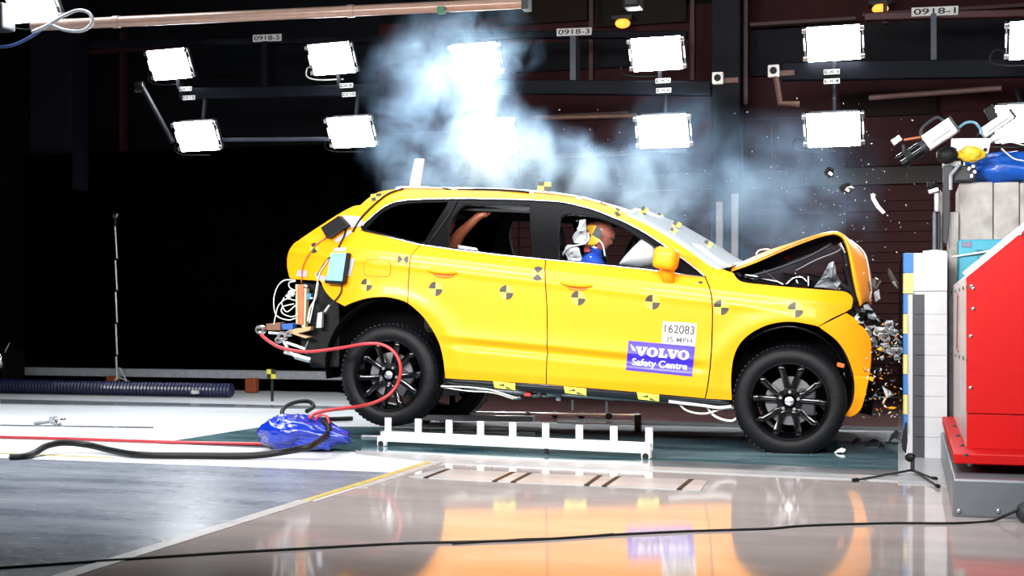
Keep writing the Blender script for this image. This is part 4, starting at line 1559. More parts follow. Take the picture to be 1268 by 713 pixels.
def skinned(name, verts, edges, radii, parent, mats, root=0, sub=2, label=None):
    me = bpy.data.meshes.new(name)
    me.from_pydata([Vector(v) for v in verts], edges, [])
    o = bpy.data.objects.new(name, me)
    col.objects.link(o)
    md = o.modifiers.new('skin', 'SKIN')
    md.use_smooth_shade = True
    for i, r in enumerate(radii):
        sv = me.skin_vertices[0].data[i]
        sv.radius = (r, r) if not isinstance(r, tuple) else r
        sv.use_root = (i == root)
    q = o.modifiers.new('sub', 'SUBSURF')
    q.levels = q.render_levels = sub
    bpy.context.view_layer.update()
    ev = o.evaluated_get(bpy.context.evaluated_depsgraph_get())
    m2 = bpy.data.meshes.new_from_object(ev)
    bpy.data.objects.remove(o)
    vs = [v.co.copy() for v in m2.vertices]
    fs = [tuple(p.vertices) for p in m2.polygons]
    bpy.data.meshes.remove(m2)
    return MB().add(vs, fs).build(name, mats, parent, smooth=True, recalc=True, label=label)


YD = -.40
dm = carthing('crash_test_dummy', 'crash test dummy in a blue shirt in the front seat, head bent to the airbag', 'dummy')
hd = C(742, 292, YD)
nk = C(737, 309, YD)
ch = C(731, 330, YD)
pv = C(712, 380, YD)
sh_n, sh_f = C(733, 322, YD - .17), C(733, 322, YD + .19)
kn = C(790, 385, YD - .1)
V = [pv, (pv + ch) / 2, ch, nk, hd + Vector((-.01, 0, -.03)), sh_n, C(752, 345, YD - .22), C(782, 352, YD - .18), sh_f, C(752, 345, YD + .22), C(782, 352, YD + .18), kn, C(800, 420, YD - .1), C(790, 385, YD + .12), C(800, 420, YD + .12)]
E_ = [(0, 1), (1, 2), (2, 3), (3, 4), (2, 5), (5, 6), (6, 7), (2, 8), (8, 9), (9, 10), (0, 11), (11, 12), (0, 13), (13, 14)]
body = skinned('body', V, E_, [.14, .15, .13, .055, .05, .07, .05, .035, .07, .05, .035, .08, .055, .08, .055], dm, SHIRT)
tag(body, 'blue shirt and torso')
rotH = Matrix.Rotation(.28, 3, 'Y')


def headshape(d):
    k = 1.0
    if d.x > .2 and d.z < .1:
        k -= .10 * d.x * (1 if d.z > -.6 else .6)
    k += .10 * math.exp(-((d.z + .18) ** 2 + d.y ** 2 * 1.5) * 28) * (1 if d.x > 0 else 0)   # nose
    k -= .04 * math.exp(-((d.z - .08) ** 2 + (abs(d.y) - .36) ** 2) * 60) * (1 if d.x > 0 else 0)   # eyes
    k -= .035 * math.exp(-((d.z + .48) ** 2 * 90 + d.y ** 2 * 6)) * (1 if d.x > 0 else 0)   # mouth
    if d.z < -.5:
        k *= 1.0 - .12 * (1 if d.x < 0 else 0)
    return k


h = MB().ell(hd, (.115, .088, .125), rotH, 40, 28, fn=headshape).build('head', FACE, dm, smooth=True)
MB().ell(hd + Vector((-.055, 0, .004)), (.072, .09, .118), rotH, 24, 16).build('skull_cap', SKIN, h, smooth=True)
MB().ell(hd + Vector((-.005, -.088, -.01)), (.02, .012, .03), rotH, 12, 8).build('ear', FACE, h, smooth=True)
for sy in (-1, 1):
    MB().ell(hd + rotH @ Vector((.104, sy * .034, .012)), (.012, .014, .010), None, 12, 8).build('eye', DRKM, h, smooth=True)
b = MB()
for q in range(4):
    for k in range(6):
        a0, a1 = -.45 + math.pi / 2 * (q + k / 6), -.45 + math.pi / 2 * (q + (k + 1) / 6)
        vs = [Vector((-.035, 0, .0))] + [Vector((-.035 +   .074 * math.cos(a), 0, .074 * math.sin(a))) for a in (a0, a1)]
        for v in vs:
            v.y = -.106 * math.sqrt(max(.05, 1 - (v.x / .135) ** 2 - (v.z / .15) ** 2))
        b.add([hd + v for v in vs], [(0, 1, 2)], (q + 1) % 2)
b.build('head_target', [mat('head_target_yellow', (.85, .45, .02), .5), DRKM], h, recalc=False)
for k in range(3):
    p = nk.lerp(hd, .1 + k * .2)
    MB().lathe([(.0, -.012), (.062, -.012), (.062, .012), (0, .012)], p + Vector((0, 0, -.01)), 'Z', 20).build('neck_ring', BLK if k != 1 else SILV, dm, smooth=True, auto=40)
MB().box(C(727, 310, YD - .16), (.05, .03, .03)).build('shoulder_mark', RHOSE, dm, bevel=.008)
# rear dummy with a raised arm
YR = -.36
dm2 = carthing('crash_test_dummy', 'orange vinyl dummy in the rear seat with one arm raised', 'dummy')
sh = C(563, 300, YR - .12)
el = C(569, 290, YR - .16)
wr = C(594, 266.5, YR - .18)
pm = C(600, 263.8, YR - .18)
tips = [C(608, 262.2, YR - .20), C(608.5, 263, YR - .185), C(608, 264, YR - .17), C(606.5, 265, YR - .155), C(602, 266.8, YR - .21)]
pv = C(540, 372, YR)
ch = C(549, 318, YR)
V = [pv, (pv + ch) / 2, ch, C(549, 300, YR), C(551, 288, YR), sh, el, wr, pm] + tips
E_ = [(0, 1), (1, 2), (2, 3), (3, 4), (2, 5), (5, 6), (6, 7), (7, 8), (8, 9), (8, 10), (8, 11), (8, 12), (8, 13)]
k0 = len(V)
V += [C(549, 310, YR + .2), C(570, 335, YR + .22), C(592, 340, YR + .2), C(590, 372, YR - .1), C(600, 410, YR - .1), C(590, 372, YR + .12), C(600, 410, YR + .12)]
E_ += [(2, k0), (k0, k0 + 1), (k0 + 1, k0 + 2), (0, k0 + 3), (k0 + 3, k0 + 4), (0, k0 + 5), (k0 + 5, k0 + 6)]
rad = [.14, .15, .13, .06, .06, .058, .044, .030, .030] + [.010] * 5 + [.065, .045, .032, .08, .055, .08, .055]
skinned('body', V, E_, rad, dm2, SKIN)
h2 = C(549, 275, YR)
MB().ell(h2, (.10, .085, .12), None, 32, 22, fn=headshape).build('head', SKIN, dm2, smooth=True)
# pale strip added to stand for glare low in the rear window
rbox('glare_strip', ((566, 303), (590, 307), (592, 311.5), (568, 309)), -.72, .02, WHITEP)

# ================================================================== BARRIER
YB = 9.14
bx0, bx1 = PY(1118, 440, YB).x, PY(1173, 440, YB).x
zt, zbt = PY(1145, 313, YB).z, PY(1150, 566, YB).z
blk = thing('barrier_block', (bx0, YB, 0), 'white impact block with blue and yellow squares facing the car', 'barrier')
MB().bx(bx0 + .012, bx1, YB + .012, YB + 2.3, zbt + .0, zt).build('core', mat('block_white', (.43, .43, .45), .5, 0, 0, .06), blk, bevel=.006)
MB().bx(bx0 + .012, bx1, YB, YB + .012, PY(1145, 361, YB).z + .004, zt).build('front_panel', mat('block_white', (.43, .43, .45), .5), blk, bevel=.003)
ys = [313, 338, 363.5, 388.5, 413.5, 438.5, 463.5, 488.5, 513.5, 538]
for k in range(len(ys) - 1):
    z1, z0 = PY(1145, ys[k], YB).z, PY(1145, ys[k + 1], YB).z
    xr = 1131 if k < 2 else 1123.5 + (0)
    x1_ = PY(xr, 440, YB).x
    MB().bx(bx0, x1_, YB - .006, YB + .012, z0 + .002, z1 - .002).build('check_square', BLUEP if k % 2 == 0 else mat('pale_yellow', (.52, .46, .14), .5), blk)
ys2 = [364, 389, 414, 439.5, 465, 490.5, 516, 541, 567]
for k in range(len(ys2) - 1):
    z1, z0 = PY(1145, ys2[k], YB).z, PY(1145, ys2[k + 1], YB).z
    MB().bx(PY(1130, 440, YB).x, PY(1144.5, 440, YB).x, YB - .006, YB + .012, z0 + .002, z1 - .002).build('dark_square', CHAR, blk)
    MB().bx(PY(1144.8, 440, YB).x, bx1 - .002, YB - .001, YB + .012, z0 + .001, z1 - .001).build('white_panel', mat('block_white', (.43, .43, .45), .5), blk)
b = MB()
b.prism([PY(x, y, YB - .01) for x, y in ((1113, 330), (1117, 314), (1119, 312), (1119, 545), (1112, 545))], (0, .01, 0))
b.build('clear_film', CLIPG, blk)
b = MB().tube(smooth([PY(x, y, YB + .1) for x, y in ((1143, 313), (1158, 311.5), (1172, 313))], 4), .012, 8)
b.build('film_roll', WHITEP, blk, smooth=True)
MB().bx(PY(1131, 500, YB).x, PY(1163, 500, YB).x, YB + .1, YB + 2, 0, zbt + .02).build('plinth', BLK, blk)

# red carriage
rb = thing('barrier_carriage', (1.4, 8, 0), 'red riveted steel barrier carriage on a grey base', 'barrier')
YN = 6.581
zg = PY(1180, 592, YN).z
gbase = MB().bx(.195, 4.5, YN, 9.12, 0, zg).build('base', mat('base_slate', (.13, .145, .165), .38, .2, .2, .12, 5), rb, bevel=.012)
for px in (1187, 1236):
    c = PY(px, 632, YN)
    MB().lathe([(0, -.012), (.010, -.010), (.012, 0)], c, 'Y', 12).build('bolt', SILV, gbase, smooth=True)
YF = 6.76
f0 = PY(1181, 574, YF)
f1 = PY(1181, 561, YF)
MB().bx(f0.x, 4.5, YF, 9.12, f0.z, f1.z).build('flange', RED, rb, bevel=.006)
YR_ = 7.02
xr = PY(1197, 450, YR_).x
zfl = f1.z
MB().bx(xr + .06, 4.5, YR_ + .05, 9.1, zg, zfl).build('skirt', RED, rb)
# side profile of the carriage
pA, pB = PY(1197, 343, YR_), PY(1268, 285, YR_)
sl = (pB.z - pA.z) / (pB.x - pA.x)
xe = 4.5
ztop = pA.z + sl * (1.6 - pA.x)
prof = [(xr, zfl), (xe, zfl), (xe, ztop), (1.6, ztop), (xr, pA.z)]
b = MB()
b.prism([Vector((x, YR_ + .012, z)) for x, z in prof], (0, 2.09, 0))
b.build('carriage_body', STEELP, rb, bevel=.004)
zs = PY(1230, 512, YR_).z
b = MB()
b.prism([Vector((x, YR_ - .008, z)) for x, z in ((xr - .002, zs), (xe, zs - .02), (xe, ztop), (1.6, ztop), (xr - .002, pA.z))], (0, .02, 0))
b.build('side_plate', RED, rb, bevel=.003, label='upper red side plate')
b = MB()
b.prism([Vector((x, YR_, z)) for x, z in ((xr, zfl), (xe, zfl), (xe, zs - .024), (xr, zs - .004))], (0, .012, 0))
b.build('side_plate', RED, rb, bevel=.002, label='lower red side plate')
d = (Vector((1.6, 0, ztop)) - Vector((xr, 0, pA.z))).normalized()
nrm_ = Vector((-d.z, 0, d.x))
b = MB()
a0, a1 = Vector((xr, YR_ - .01, pA.z)), Vector((1.6, YR_ - .01, ztop))
b.prism([a0, a1, a1 + nrm_ * .03, a0 + nrm_ * .03], (0, .05, 0))
b.build('edge_strip', WHITEP, rb, label='white strip along the sloping red edge')
# rivets on the front plate and side
for (py0, py1) in ((355, 364), (445, 437)):
    for k in range(6):
        t = k / 5
        p = PXP(1198 - 24 * t, py0 + (py1 - py0) * t, xr)
        MB().lathe([(0, -.006), (.010, -.004), (.012, 0)], p, 'X', 8).build('rivet', DKG, rb)
for (x, y) in ((1203, 354), (1205, 357), (1202, 416), (1205, 382), (1264, 290), (1202, 480)):
    c = PY(x, y, YR_ - .008)
    MB().lathe([(0, -.006), (.009, -.005), (.011, 0)], c, 'Y', 10).build('rivet', SILV, rb, smooth=True)
for (x, y) in ((1187, 366), (1187, 433)):
    p = PXP(x, y, xr)
    MB().lathe([(0, -.01), (.016, -.008), (.018, 0)], p, 'X', 10).build('bolt', mat('bolt_brown', (.2, .08, .06), .5), rb)
MB().cyl(PXP(1187, 368, xr) - Vector((.006, 0, 0)), PXP(1186, 432, xr) - Vector((.006, 0, 0)), .004, .004, 6).build('stay_rod', mat('bolt_brown', (.2, .08, .06), .5), rb)
for k in range(5):
    p = PXP(1175 + 4.2 * k, 532 + 6 * k, f0.x + .02)
    MB().lathe([(0, 0.012), (.010, .010), (.012, 0)], Vector((p.x + .03, p.y, zfl)), 'Z', 8).build('flange_bolt', DKG, rb)

# pale concrete uprights behind, cyan case, top gear
YC = 9.75


def pbox(name, x0, y0, x1, y1, Y, d, m, label, cat, parent=None, bevel=.008, zmin=None):
    p, q = PY(x0, y1, Y), PY(x1, y0, Y)
    b = MB().bx(p.x, q.x, Y, Y + d, p.z if zmin is None else zmin, q.z)
    return b.build(name, m, parent, bevel=bevel, label=label, cat=cat)


tw = thing('concrete_tower', (PY(1230, 400, YC).x, YC, 0), 'pale concrete pillar behind the red carriage', 'pillar')
for x0, x1 in ((1188, 1229.5), (1230.5, 1262), (1263, 1310)):
    pbox('slab', x0, 225, x1, 420, YC, .8, CONC, None, None, tw, zmin=0)
pbox('post', 1174.5, 262, 1187.3, 350, YC - .05, .4, CONC, None, None, tw, zmin=0)
cy = thing('equipment_case', PY(1213, 346, 9.3), 'cyan equipment case behind the red carriage', 'case')
pbox('body', 1187, 296, 1242, 350, 9.3, .28, CYAN, None, None, cy)
pbox('label_plate', 1191, 299, 1203, 306, 9.29, .02, mat('case_label', (.14, .13, .2), .5), None, None, cy, .002)
q0, q1 = PY(1210, 331, 9.285), PY(1232, 309, 9.285)
for (xa, xb, za, zb2) in ((q0.x, q1.x, q1.z - .006, q1.z), (q0.x, q1.x, q0.z, q0.z + .006), (q0.x, q0.x + .006, q0.z, q1.z), (q1.x - .006, q1.x, q0.z, q1.z)):
    MB().bx(xa, xb, 9.285, 9.302, za, zb2).build('lid_seam', mat('case_dark', (.01, .16, .24), .5), cy)
b = MB().tube([PY(1178, 318, 9.28), PY(1212, 313, 9.27), PY(1232, 309, 9.27)], .006, 6)
b.build('strap', WHITEP, cy, smooth=True)
st = thing('steel_channel', PY(1170, 312, 9.6), 'dark steel channel post beside the white block', 'post')
b = MB().prism([PY(x, y, 9.6) for x, y in ((1168, 205), (1181, 205), (1177, 225), (1176.5, 262), (1173, 304), (1167, 299))], (0, .12, 0))
b.build('web', DKG, st, bevel=.004)
pbox('flange', 1160, 262, 1164.5, 312, 9.55, .12, DKG, None, None, st)
pbox('flange', 1155, 262, 1159.5, 312, 9.5, .1, mat('channel_slate', (.07, .08, .1), .4), None, None, st)
pbox('flange', 1157, 238, 1163, 262, 9.5, .08, GSHEET, None, None, st)
b = MB().prism([PY(x, y, 9.7) for x, y in ((1164, 235), (1168, 240), (1167, 312), (1161, 312))], (0, .05, 0))
b.build('stay', CONC, st)
cl = thing('clamp_head', PY(1155, 236, 9.5), 'small black clamp on the steel post', 'clamp')
MB().ell(PY(1154, 228, 9.5), (.035, .03, .034), None, 12, 8, fn=lambda d: 1 + .35 * noise.noise(d * 2.2)).build('knob', BLK, cl)
MB().box(PY(1156, 236, 9.5), (.07, .05, .03), Matrix.Rotation(-.3, 3, 'Y')).build('jaw', SILV, cl, bevel=.006)
# blue film bag on top
b = MB()
bc = PY(1245, 209, 9.9)


def bagf(d):
    return 1 + .26 * noise.noise(d * 2.1 + Vector((3, 1, 0))) + .10 * noise.noise(d * 6)


b.ell(bc, (.28, .18, .11), None, 40, 26, fn=bagf)
b.build('plastic_bag', mat('sky_blue_film', (.01, .10, .50), .35, 0, .3, .15, 9, .4, bscale=16), smooth=True, label='blue plastic cover on top of the concrete pillar', cat='bag')
# bracket and cameras
br = thing('camera_mount', PY(1200, 225, 9.6), 'white steel mount on top of the barrier with a yellow wrapped clamp', 'mount')
b = MB().prism([PY(x, y, 9.6) for x, y in ((1178, 171), (1226, 171), (1246, 153), (1256, 152), (1240, 171), (1227, 176), (1224, 190), (1178, 190))], (0, .10, 0))
b.build('plate', WHITEP, br, bevel=.006)
for x in (1182, 1220):
    MB().lathe([(0, -.004), (.014, -.004), (.014, .01)], PY(x, 185.5, 9.6), 'Y', 14).build('hole', BLK, br)
b = MB().ell(PY(1203, 191, 9.52), (.085, .06, .052), None, 28, 18, fn=lambda d: 1 + .25 * noise.noise(d * 2.6))
b.build('wrapped_clamp', mat('yellow_wrap', (.75, .50, .02), .35, 0, .2, .3, 16, .5), br, smooth=True)
pbox('mount_arm', 1167, 199, 1190, 206, 9.62, .12, WHITEP, None, None, br)
pbox('mount_block', 1180, 204, 1208, 224, 9.66, .16, DKG, None, None, br)
b = MB().tube([PY(x, y, 9.58) for x, y in ((1188, 203), (1177, 217), (1177, 235))], .012, 8)
b.build('mount_stay', GSHEET, br)
for k, (x, y) in enumerate(((1205, 206), (1207, 213), (1203, 218), (1200, 209))):
    MB().box(PY(x, y, 9.6), (.02, .03, .015), Matrix.Rotation(k * .7, 3, 'Y')).build('mount_bolt', SILV, br)


def highspeed(c0, c1, hpx, Y, label, lens=True):
    """box camera whose axis runs between two picked points (front, rear)"""
    p, q = PY(*c0, Y), PY(*c1, Y)
    ax = (p - q)
    L = ax.length
    ax.normalize()
    up = Vector((0, 1, 0)).cross(ax).normalized()
    if up.z < 0:
        up = -up
    sd_ = ax.cross(up)
    R_ = Matrix((ax, sd_, up)).transposed()
    mid = (p + q) / 2
    hh = hpx / 172.0
    root = thing('high_speed_camera', mid, label, 'camera')
    T = lambda x, y, z: mid + ax * x + sd_ * y + up * z
    MB().box(mid, (L, .12, hh), R_).build('body', WHITEP, root, bevel=.006)
    MB().box(T(-L / 2 - .008, 0, 0), (.016, .125, hh * 1.05), R_).build('rear_plate', DKG, root, bevel=.003)
    MB().box(T(0, -.062, -hh * .2), (L * .7, .006, hh * .12), R_).build('side_vent', GREYB, root)
    if lens:
        for a, b_, r0, m in ((L / 2, L / 2 + .04, .040, DKG), (L / 2 + .04, L / 2 + .11, .047, BLKG), (L / 2 + .11, L / 2 + .16, .050, BLK), (L / 2 + .16, L / 2 + .20, .053, BLKG)):
            MB().cyl(T(a, 0, -.01), T(b_, 0, -.01), r0, r0, 24).build('lens_barrel', m, root, smooth=True, auto=40)
        MB().cyl(T(L / 2 + .196, 0, -.01), T(L / 2 + .202, 0, -.01), .042, .042, 24).build('lens_glass', BLKG, root)
        MB().tube(smooth([T(-L * .35, 0, hh / 2), T(-.05, 0, hh / 2 + .05), T(L * .3, 0, hh / 2 + .045), T(L / 2, 0, hh / 2 - .01)], 5), .010, 8).build('carry_handle', DKG, root, smooth=True)
        MB().tube([T(L / 2, 0, hh / 2), T(L / 2 + .10, 0, hh / 2 + .05)], .008, 8).build('sensor_arm', ORAN, root)
        MB().box(T(L / 2 + .14, 0, hh / 2 + .075), (.07, .05, .045), R_).build('sensor_head', SILV, root, bevel=.006)
        MB().cyl(T(L / 2 + .14, 0, .035), T(L / 2 + .12, 0, .08), .012, .010, 8).build('focus_knob', DKG, root)
    return root


hs = highspeed((1146, 178), (1180, 155), 19, 9.5, 'white box camera with black lens aimed down at the car front')
MB().ell(PY(1173, 192, 9.56), (.07, .05, .06), None, 16, 10, fn=lambda d: 1 + .2 * noise.noise(d * 2)).build('swivel_head', BLK, hs, smooth=True)
highspeed((1216, 166), (1252, 142), 12, 9.7, 'second white box camera at the right edge behind the mount', False)
b = MB().tube(smooth([PY(x, y, 9.56) for x, y in ((1185, 160), (1196, 152), (1207, 152), (1214, 160), (1215, 166))], 5), .009, 8)
b.build('cable', mat('steel_blue_cable', (.12, .3, .45), .4), smooth=True, label='blue-grey cable between the two cameras', cat='cable')
c = PY(1227, 140, 9.7)
MB().box(c, (.06, .05, .09), Matrix.Rotation(-.5, 3, 'Y')).build('antenna_box', BLK, None, bevel=.006, label='small black box above the second camera', cat='box')
for k, pts in enumerate((((1240, 178), (1252, 176), (1268, 180)), ((1240, 184), (1255, 196), (1268, 199)), ((1243, 172), (1256, 172), (1270, 174)))):
    b = MB().tube(smooth([PY(x, y, 9.6) for x, y in pts], 5), .005, 6)
    b.build('cable', WCAB, smooth=True, label='pale cable above the blue cover, %s of three' % ('lowest', 'middle', 'topmost')[(1, 0, 2)[k]], cat='cable')

# ================================================================== GROUND THINGS


def hose(name, pts, r, m, label, cat='hose', n=7, seg=10):
    b = MB().tube(smooth(pts, n), r, seg)
    return b.build(name, m, smooth=True, label=label, cat=cat)


# near rail on the floor
A, B = PZ(474, 552), PZ(806, 568)
u = (B - A).normalized()
vv = Vector((-u.y, u.x, 0))
rl = thing('floor_rail', (A + B) / 2, 'white low rail with upright tabs on the floor beside the car', 'rail')
zr0, zr1 = .035, .105
q = [A - vv * .03, B - vv * .03, B + vv * .03, A + vv * .03]
MB().prism([Vector((p.x, p.y, zr0)) for p in q], (0, 0, zr1 - zr0)).build('bar', WHITEP, rl, bevel=.006)
rot = Matrix((u, vv, Vector((0, 0, 1)))).transposed()
for k in range(9):
    c = A.lerp(B, .012 + .976 * k / 8)
    MB().box((c.x + vv.x * .035, c.y + vv.y * .035, .125), (.05, .012, .15), rot).build('tab', WHITEP, rl, bevel=.002)
for t in (.01, .992):
    c = A.lerp(B, t)
    MB().box((c.x - vv.x * .04, c.y - vv.y * .04, .04), (.06, .05, .07), rot).build('end_block', WHITEP, rl, bevel=.006)
    MB().lathe([(0, -.02), (.022, -.02), (.022, .02), (0, .02)], (c.x - vv.x * .05, c.y - vv.y * .05, .022), 'Y', 14).build('caster', BLK, rl)
c = A.lerp(B, .64)
MB().box((c.x - vv.x * .04, c.y - vv.y * .04, .02), (.025, .02, .04), rot).build('foot', BLK, rl)
c = PZ(458, 550)
MB().cyl(Vector((c.x - .06, c.y, .05)), Vector((c.x + .10, c.y, .05)), .02, .02, 10).build('bar_end', SILV, rl)
# far roller rail
A2, B2 = PZ(470, 527), PZ(700, 531)
rl2 = thing('roller_rail', (A2 + B2) / 2, 'grey rail with dark rollers on the floor behind the car', 'rail')
MB().prism([Vector((p.x, p.y, .05)) for p in (A2, PZ(660, 530), PZ(660, 530) + Vector((0, .07, 0)), A2 + Vector((0, .07, 0)))], (0, 0, .05)).build('bar', STEELP, rl2, bevel=.006)
for x, y in ((528, 526), (590, 516), (622, 517), (654, 518), (687, 518), (720, 519), (754, 520), (789, 520)):
    p = PZ(x, y)
    MB().lathe([(0, -.02), (.030, -.02), (.034, 0), (.030, .02), (0, .02)], (p.x, p.y, .034), 'Y', 14).build('roller', DKG, rl2, smooth=True, auto=40)
p0, p1 = PZ(575, 517), PZ(792, 521)
MB().cyl(Vector((p0.x, p0.y + .03, .045)), Vector((p1.x, p1.y + .03, .045)), .012, .012, 8).build('roller_shaft', SILV, rl2)
p = PZ(790, 535)
MB().box((p.x, p.y, .07), (.05, .05, .14)).build('end_bracket', mat('bracket_rust', (.16, .07, .05), .6), rl2, bevel=.006)

# blue bag with hose over it
bc = PZ(380, 558)


def bag_shape(d):
    k = 1 + .20 * noise.noise(d * 1.8 + Vector((1, 4, 2))) + .12 * noise.noise(d * 4.2) - .14 * abs(noise.noise(d * 6.5 + Vector((2, 2, 2))))
    return k


b = MB()
b.ell(bc + Vector((-.10, 0, .12)), (.25, .20, .13), Matrix.Rotation(-.05, 3, 'Y'), 48, 30, fn=bag_shape)
for i in range(len(b.v)):
    v = b.v[i]
    t = (v.x - bc.x)
    if t > .02:     # right lobe slumps to a point on the floor
        v.x += (t - .02) * 1.4
        v.z -= (t - .02) * .34
    v.z = max(v.z, .004)
    if v.x < bc.x - .2:
        v.z -= .02 * math.sin((v.y - bc.y) * 14)
        v.z = max(v.z, .004)
b.build('plastic_bag', BLUET, smooth=True, label='crumpled glossy blue plastic bag on the floor behind the car', cat='bag')
hz = .03
hose('black_hose', [PZ(12, 566, .02), PZ(30, 565, .02), PZ(44, 560, .03), PZ(58, 552, .06), PZ(80, 548, .07), PZ(110, 551, .05), PZ(140, 558, .03), PZ(175, 563, .026), PZ(240, 564, .026), PZ(310, 564, .026), PZ(350, 559.5, .05), PZ(385, 552, .10), PY(403, 540, bc.y - .14), PY(407, 530, bc.y - .06), PY(400, 522, bc.y)], .022, BHOSE, 'thick black hose running left over the floor from the blue bag')
MB().prism([PZ(x, y, .003) for x, y in ((10, 567), (42, 566), (36, 562), (28, 562))], (0, 0, .006)).build('hose_end', BHOSE, None, label='flat dark end piece of the hose at the left', cat='fitting')
hose('black_hose', [PZ(436, 518, .025), PZ(400, 519, .03), PZ(362, 518, .03), PZ(350, 514, .04), PZ(352, 505, .09), PZ(366, 498, .12), PZ(382, 497, .12), PZ(388, 503, .10), PZ(380, 509, .07)], .02, BHOSE, 'loop of black hose behind the blue bag')
hose('red_cable', [PZ(-8, 541, .015), PZ(60, 542.5, .015), PZ(140, 545, .015), PZ(220, 547.5, .015), PZ(290, 549, .015), PZ(340, 550, .02)], .012, RHOSE, 'thin red cable lying straight across the floor at left', 'cable')
YH = PZ(460, 552).y
YH = 8.75
hose('red_hose', [PY(x, y, Y) for x, y, Y in ((323, 414, 9.0), (334, 423, 8.98), (350, 431, 8.95), (380, 435.5, 8.92), (420, 431, 8.9), (450, 426, 8.88), (470, 426, 8.88), (485, 433, 8.88), (494, 446, 8.88), (496, 462, 8.88), (490, 479, 8.88), (477, 492, 8.85), (455, 501, 8.75), (430, 505, 8.6), (405, 508, 8.5), (390, 512, 8.45), (383, 518, 8.4))], .0125, RHOSE, 'red hose looping from the car rear across the wheel to the bag')
hose('red_cable', [PY(x, y, 8.35) for x, y in ((390, 520), (396, 514), (404, 515), (408, 524))], .009, RHOSE, 'short red cable loop on top of the blue bag', 'cable')
# thin black cable across the foreground
pts = [(-10, 704), (60, 699), (120, 695), (200, 690), (260, 685.5), (300, 683), (400, 677.5), (500, 673), (600, 671), (680, 667), (760, 662), (860, 658), (950, 655), (1000, 651), (1100, 648.5), (1180, 647.5), (1225, 646)]
hose('floor_cable', [PZ(x, y + .6 * math.sin(x * .05), .006) for x, y in pts] + [PY(1245, 638, 6.45), PY(1268, 628, 6.45), PY(1285, 620, 6.45)], .0065, BHOSE, 'thin black cable running across the foreground floor', 'cable', 5, 8)
pts = [(560, 673), (620, 669.5), (650, 667.5), (700, 666), (760, 661)]
hose('floor_cable', [PZ(x, y, .006) for x, y in pts], .005, BHOSE, 'second strand beside the foreground cable under the car', 'cable', 5, 8)
c = PZ(1272, 648)
MB().ell((c.x, c.y, .05), (.05, .05, .05), None, 20, 14).build('rubber_ball', mat('ball_dark', (.02, .02, .024), .6), None, smooth=True, label='dark round rubber foot at the right edge of the floor', cat='foot')
# small tripod foot on the floor by the block
c = PZ(1130, 588)
tp = thing('small_tripod', c, 'small black tripod stand in front of the white block', 'tripod')
top = PY(1126, 540, c.y)
MB().cyl(c + Vector((0, 0, .02)), c + Vector((0, 0, .12)), .012, .012, 10).build('post', DKG, tp)
for x, y in ((1062, 594), (1155, 592), (1160, 601)):
    p = PZ(x, y, .012)
    MB().cyl(c + Vector((0, 0, .03)), p, .007, .006, 8).build('leg', DKG, tp)
    MB().cyl(p, p + (p - c).normalized() * .04, .012, .012, 8).build('foot', BLK, tp)
b = MB().prism([PY(x, y, c.y) for x, y in ((1117, 556), (1116, 545), (1121, 523), (1123, 523), (1124, 545), (1122, 562))], (0, .02, 0))
b.build('vane', BLK, tp, label='black upright blade')
MB().ell(PY(1127, 566, c.y), (.03, .03, .025), None, 12, 8, fn=lambda d: 1 + .3 * noise.noise(d * 2)).build('clamp', BLK, tp)
# broken parts lying on the floor
for k, (px, py, w_, h_, m, lb) in enumerate(((1108, 548, 16, 14, DKG, 'dark broken bracket lying against the white block'), (1080, 553, 18, 8, BLK, 'bent black strip of trim on the track glass'), (1060, 551, 12, 8, DKG, 'small dark fragment left of the bent trim'), (1040, 562, 14, 5, WHITEP, 'white sliver of plastic near the front tyre'), (1092, 556, 9, 6, BLK, 'small black chip beside the bent trim'))):
    p = PZ(px, py)
    poly = [(px - w_ / 2, py), (px - w_ / 4, py - h_ * .6), (px + w_ * .1, py - h_), (px + w_ / 2, py - h_ * .7), (px + w_ * .3, py - h_ * .2), (px, py - h_ * .35)]
    b = MB()
    ps = [PY(x, y, p.y) for x, y in poly]
    zmin = min(q.z for q in ps)
    ps = [q + Vector((0, .05 * noise.noise(q * 30), -zmin + .004)) for q in ps]
    b.prism(ps, (.0, .02, .006))
    b.build('debris_piece', m, None, label=lb, cat='debris', group='broken parts on the floor')
# steel fitting on the floor at left
c = PZ(66, 527)
ft = thing('floor_fitting', c, 'small silver clamp fitting on the floor at left', 'fitting')
MB().box(c + Vector((.03, 0, .04)), (.10, .08, .06), Matrix.Rotation(.3, 3, 'Y')).build('block', SILV, ft, bevel=.01)
MB().cyl(c + Vector((-.18, 0, .015)), c + Vector((.0, 0, .04)), .018, .014, 10).build('arm', GSHEET, ft)
MB().lathe([(.012, -.04), (.026, -.04), (.026, .04), (.012, .04)], c + Vector((.07, 0, .05)), 'Y', 16, closed=True).build('ring', CHROME, ft)

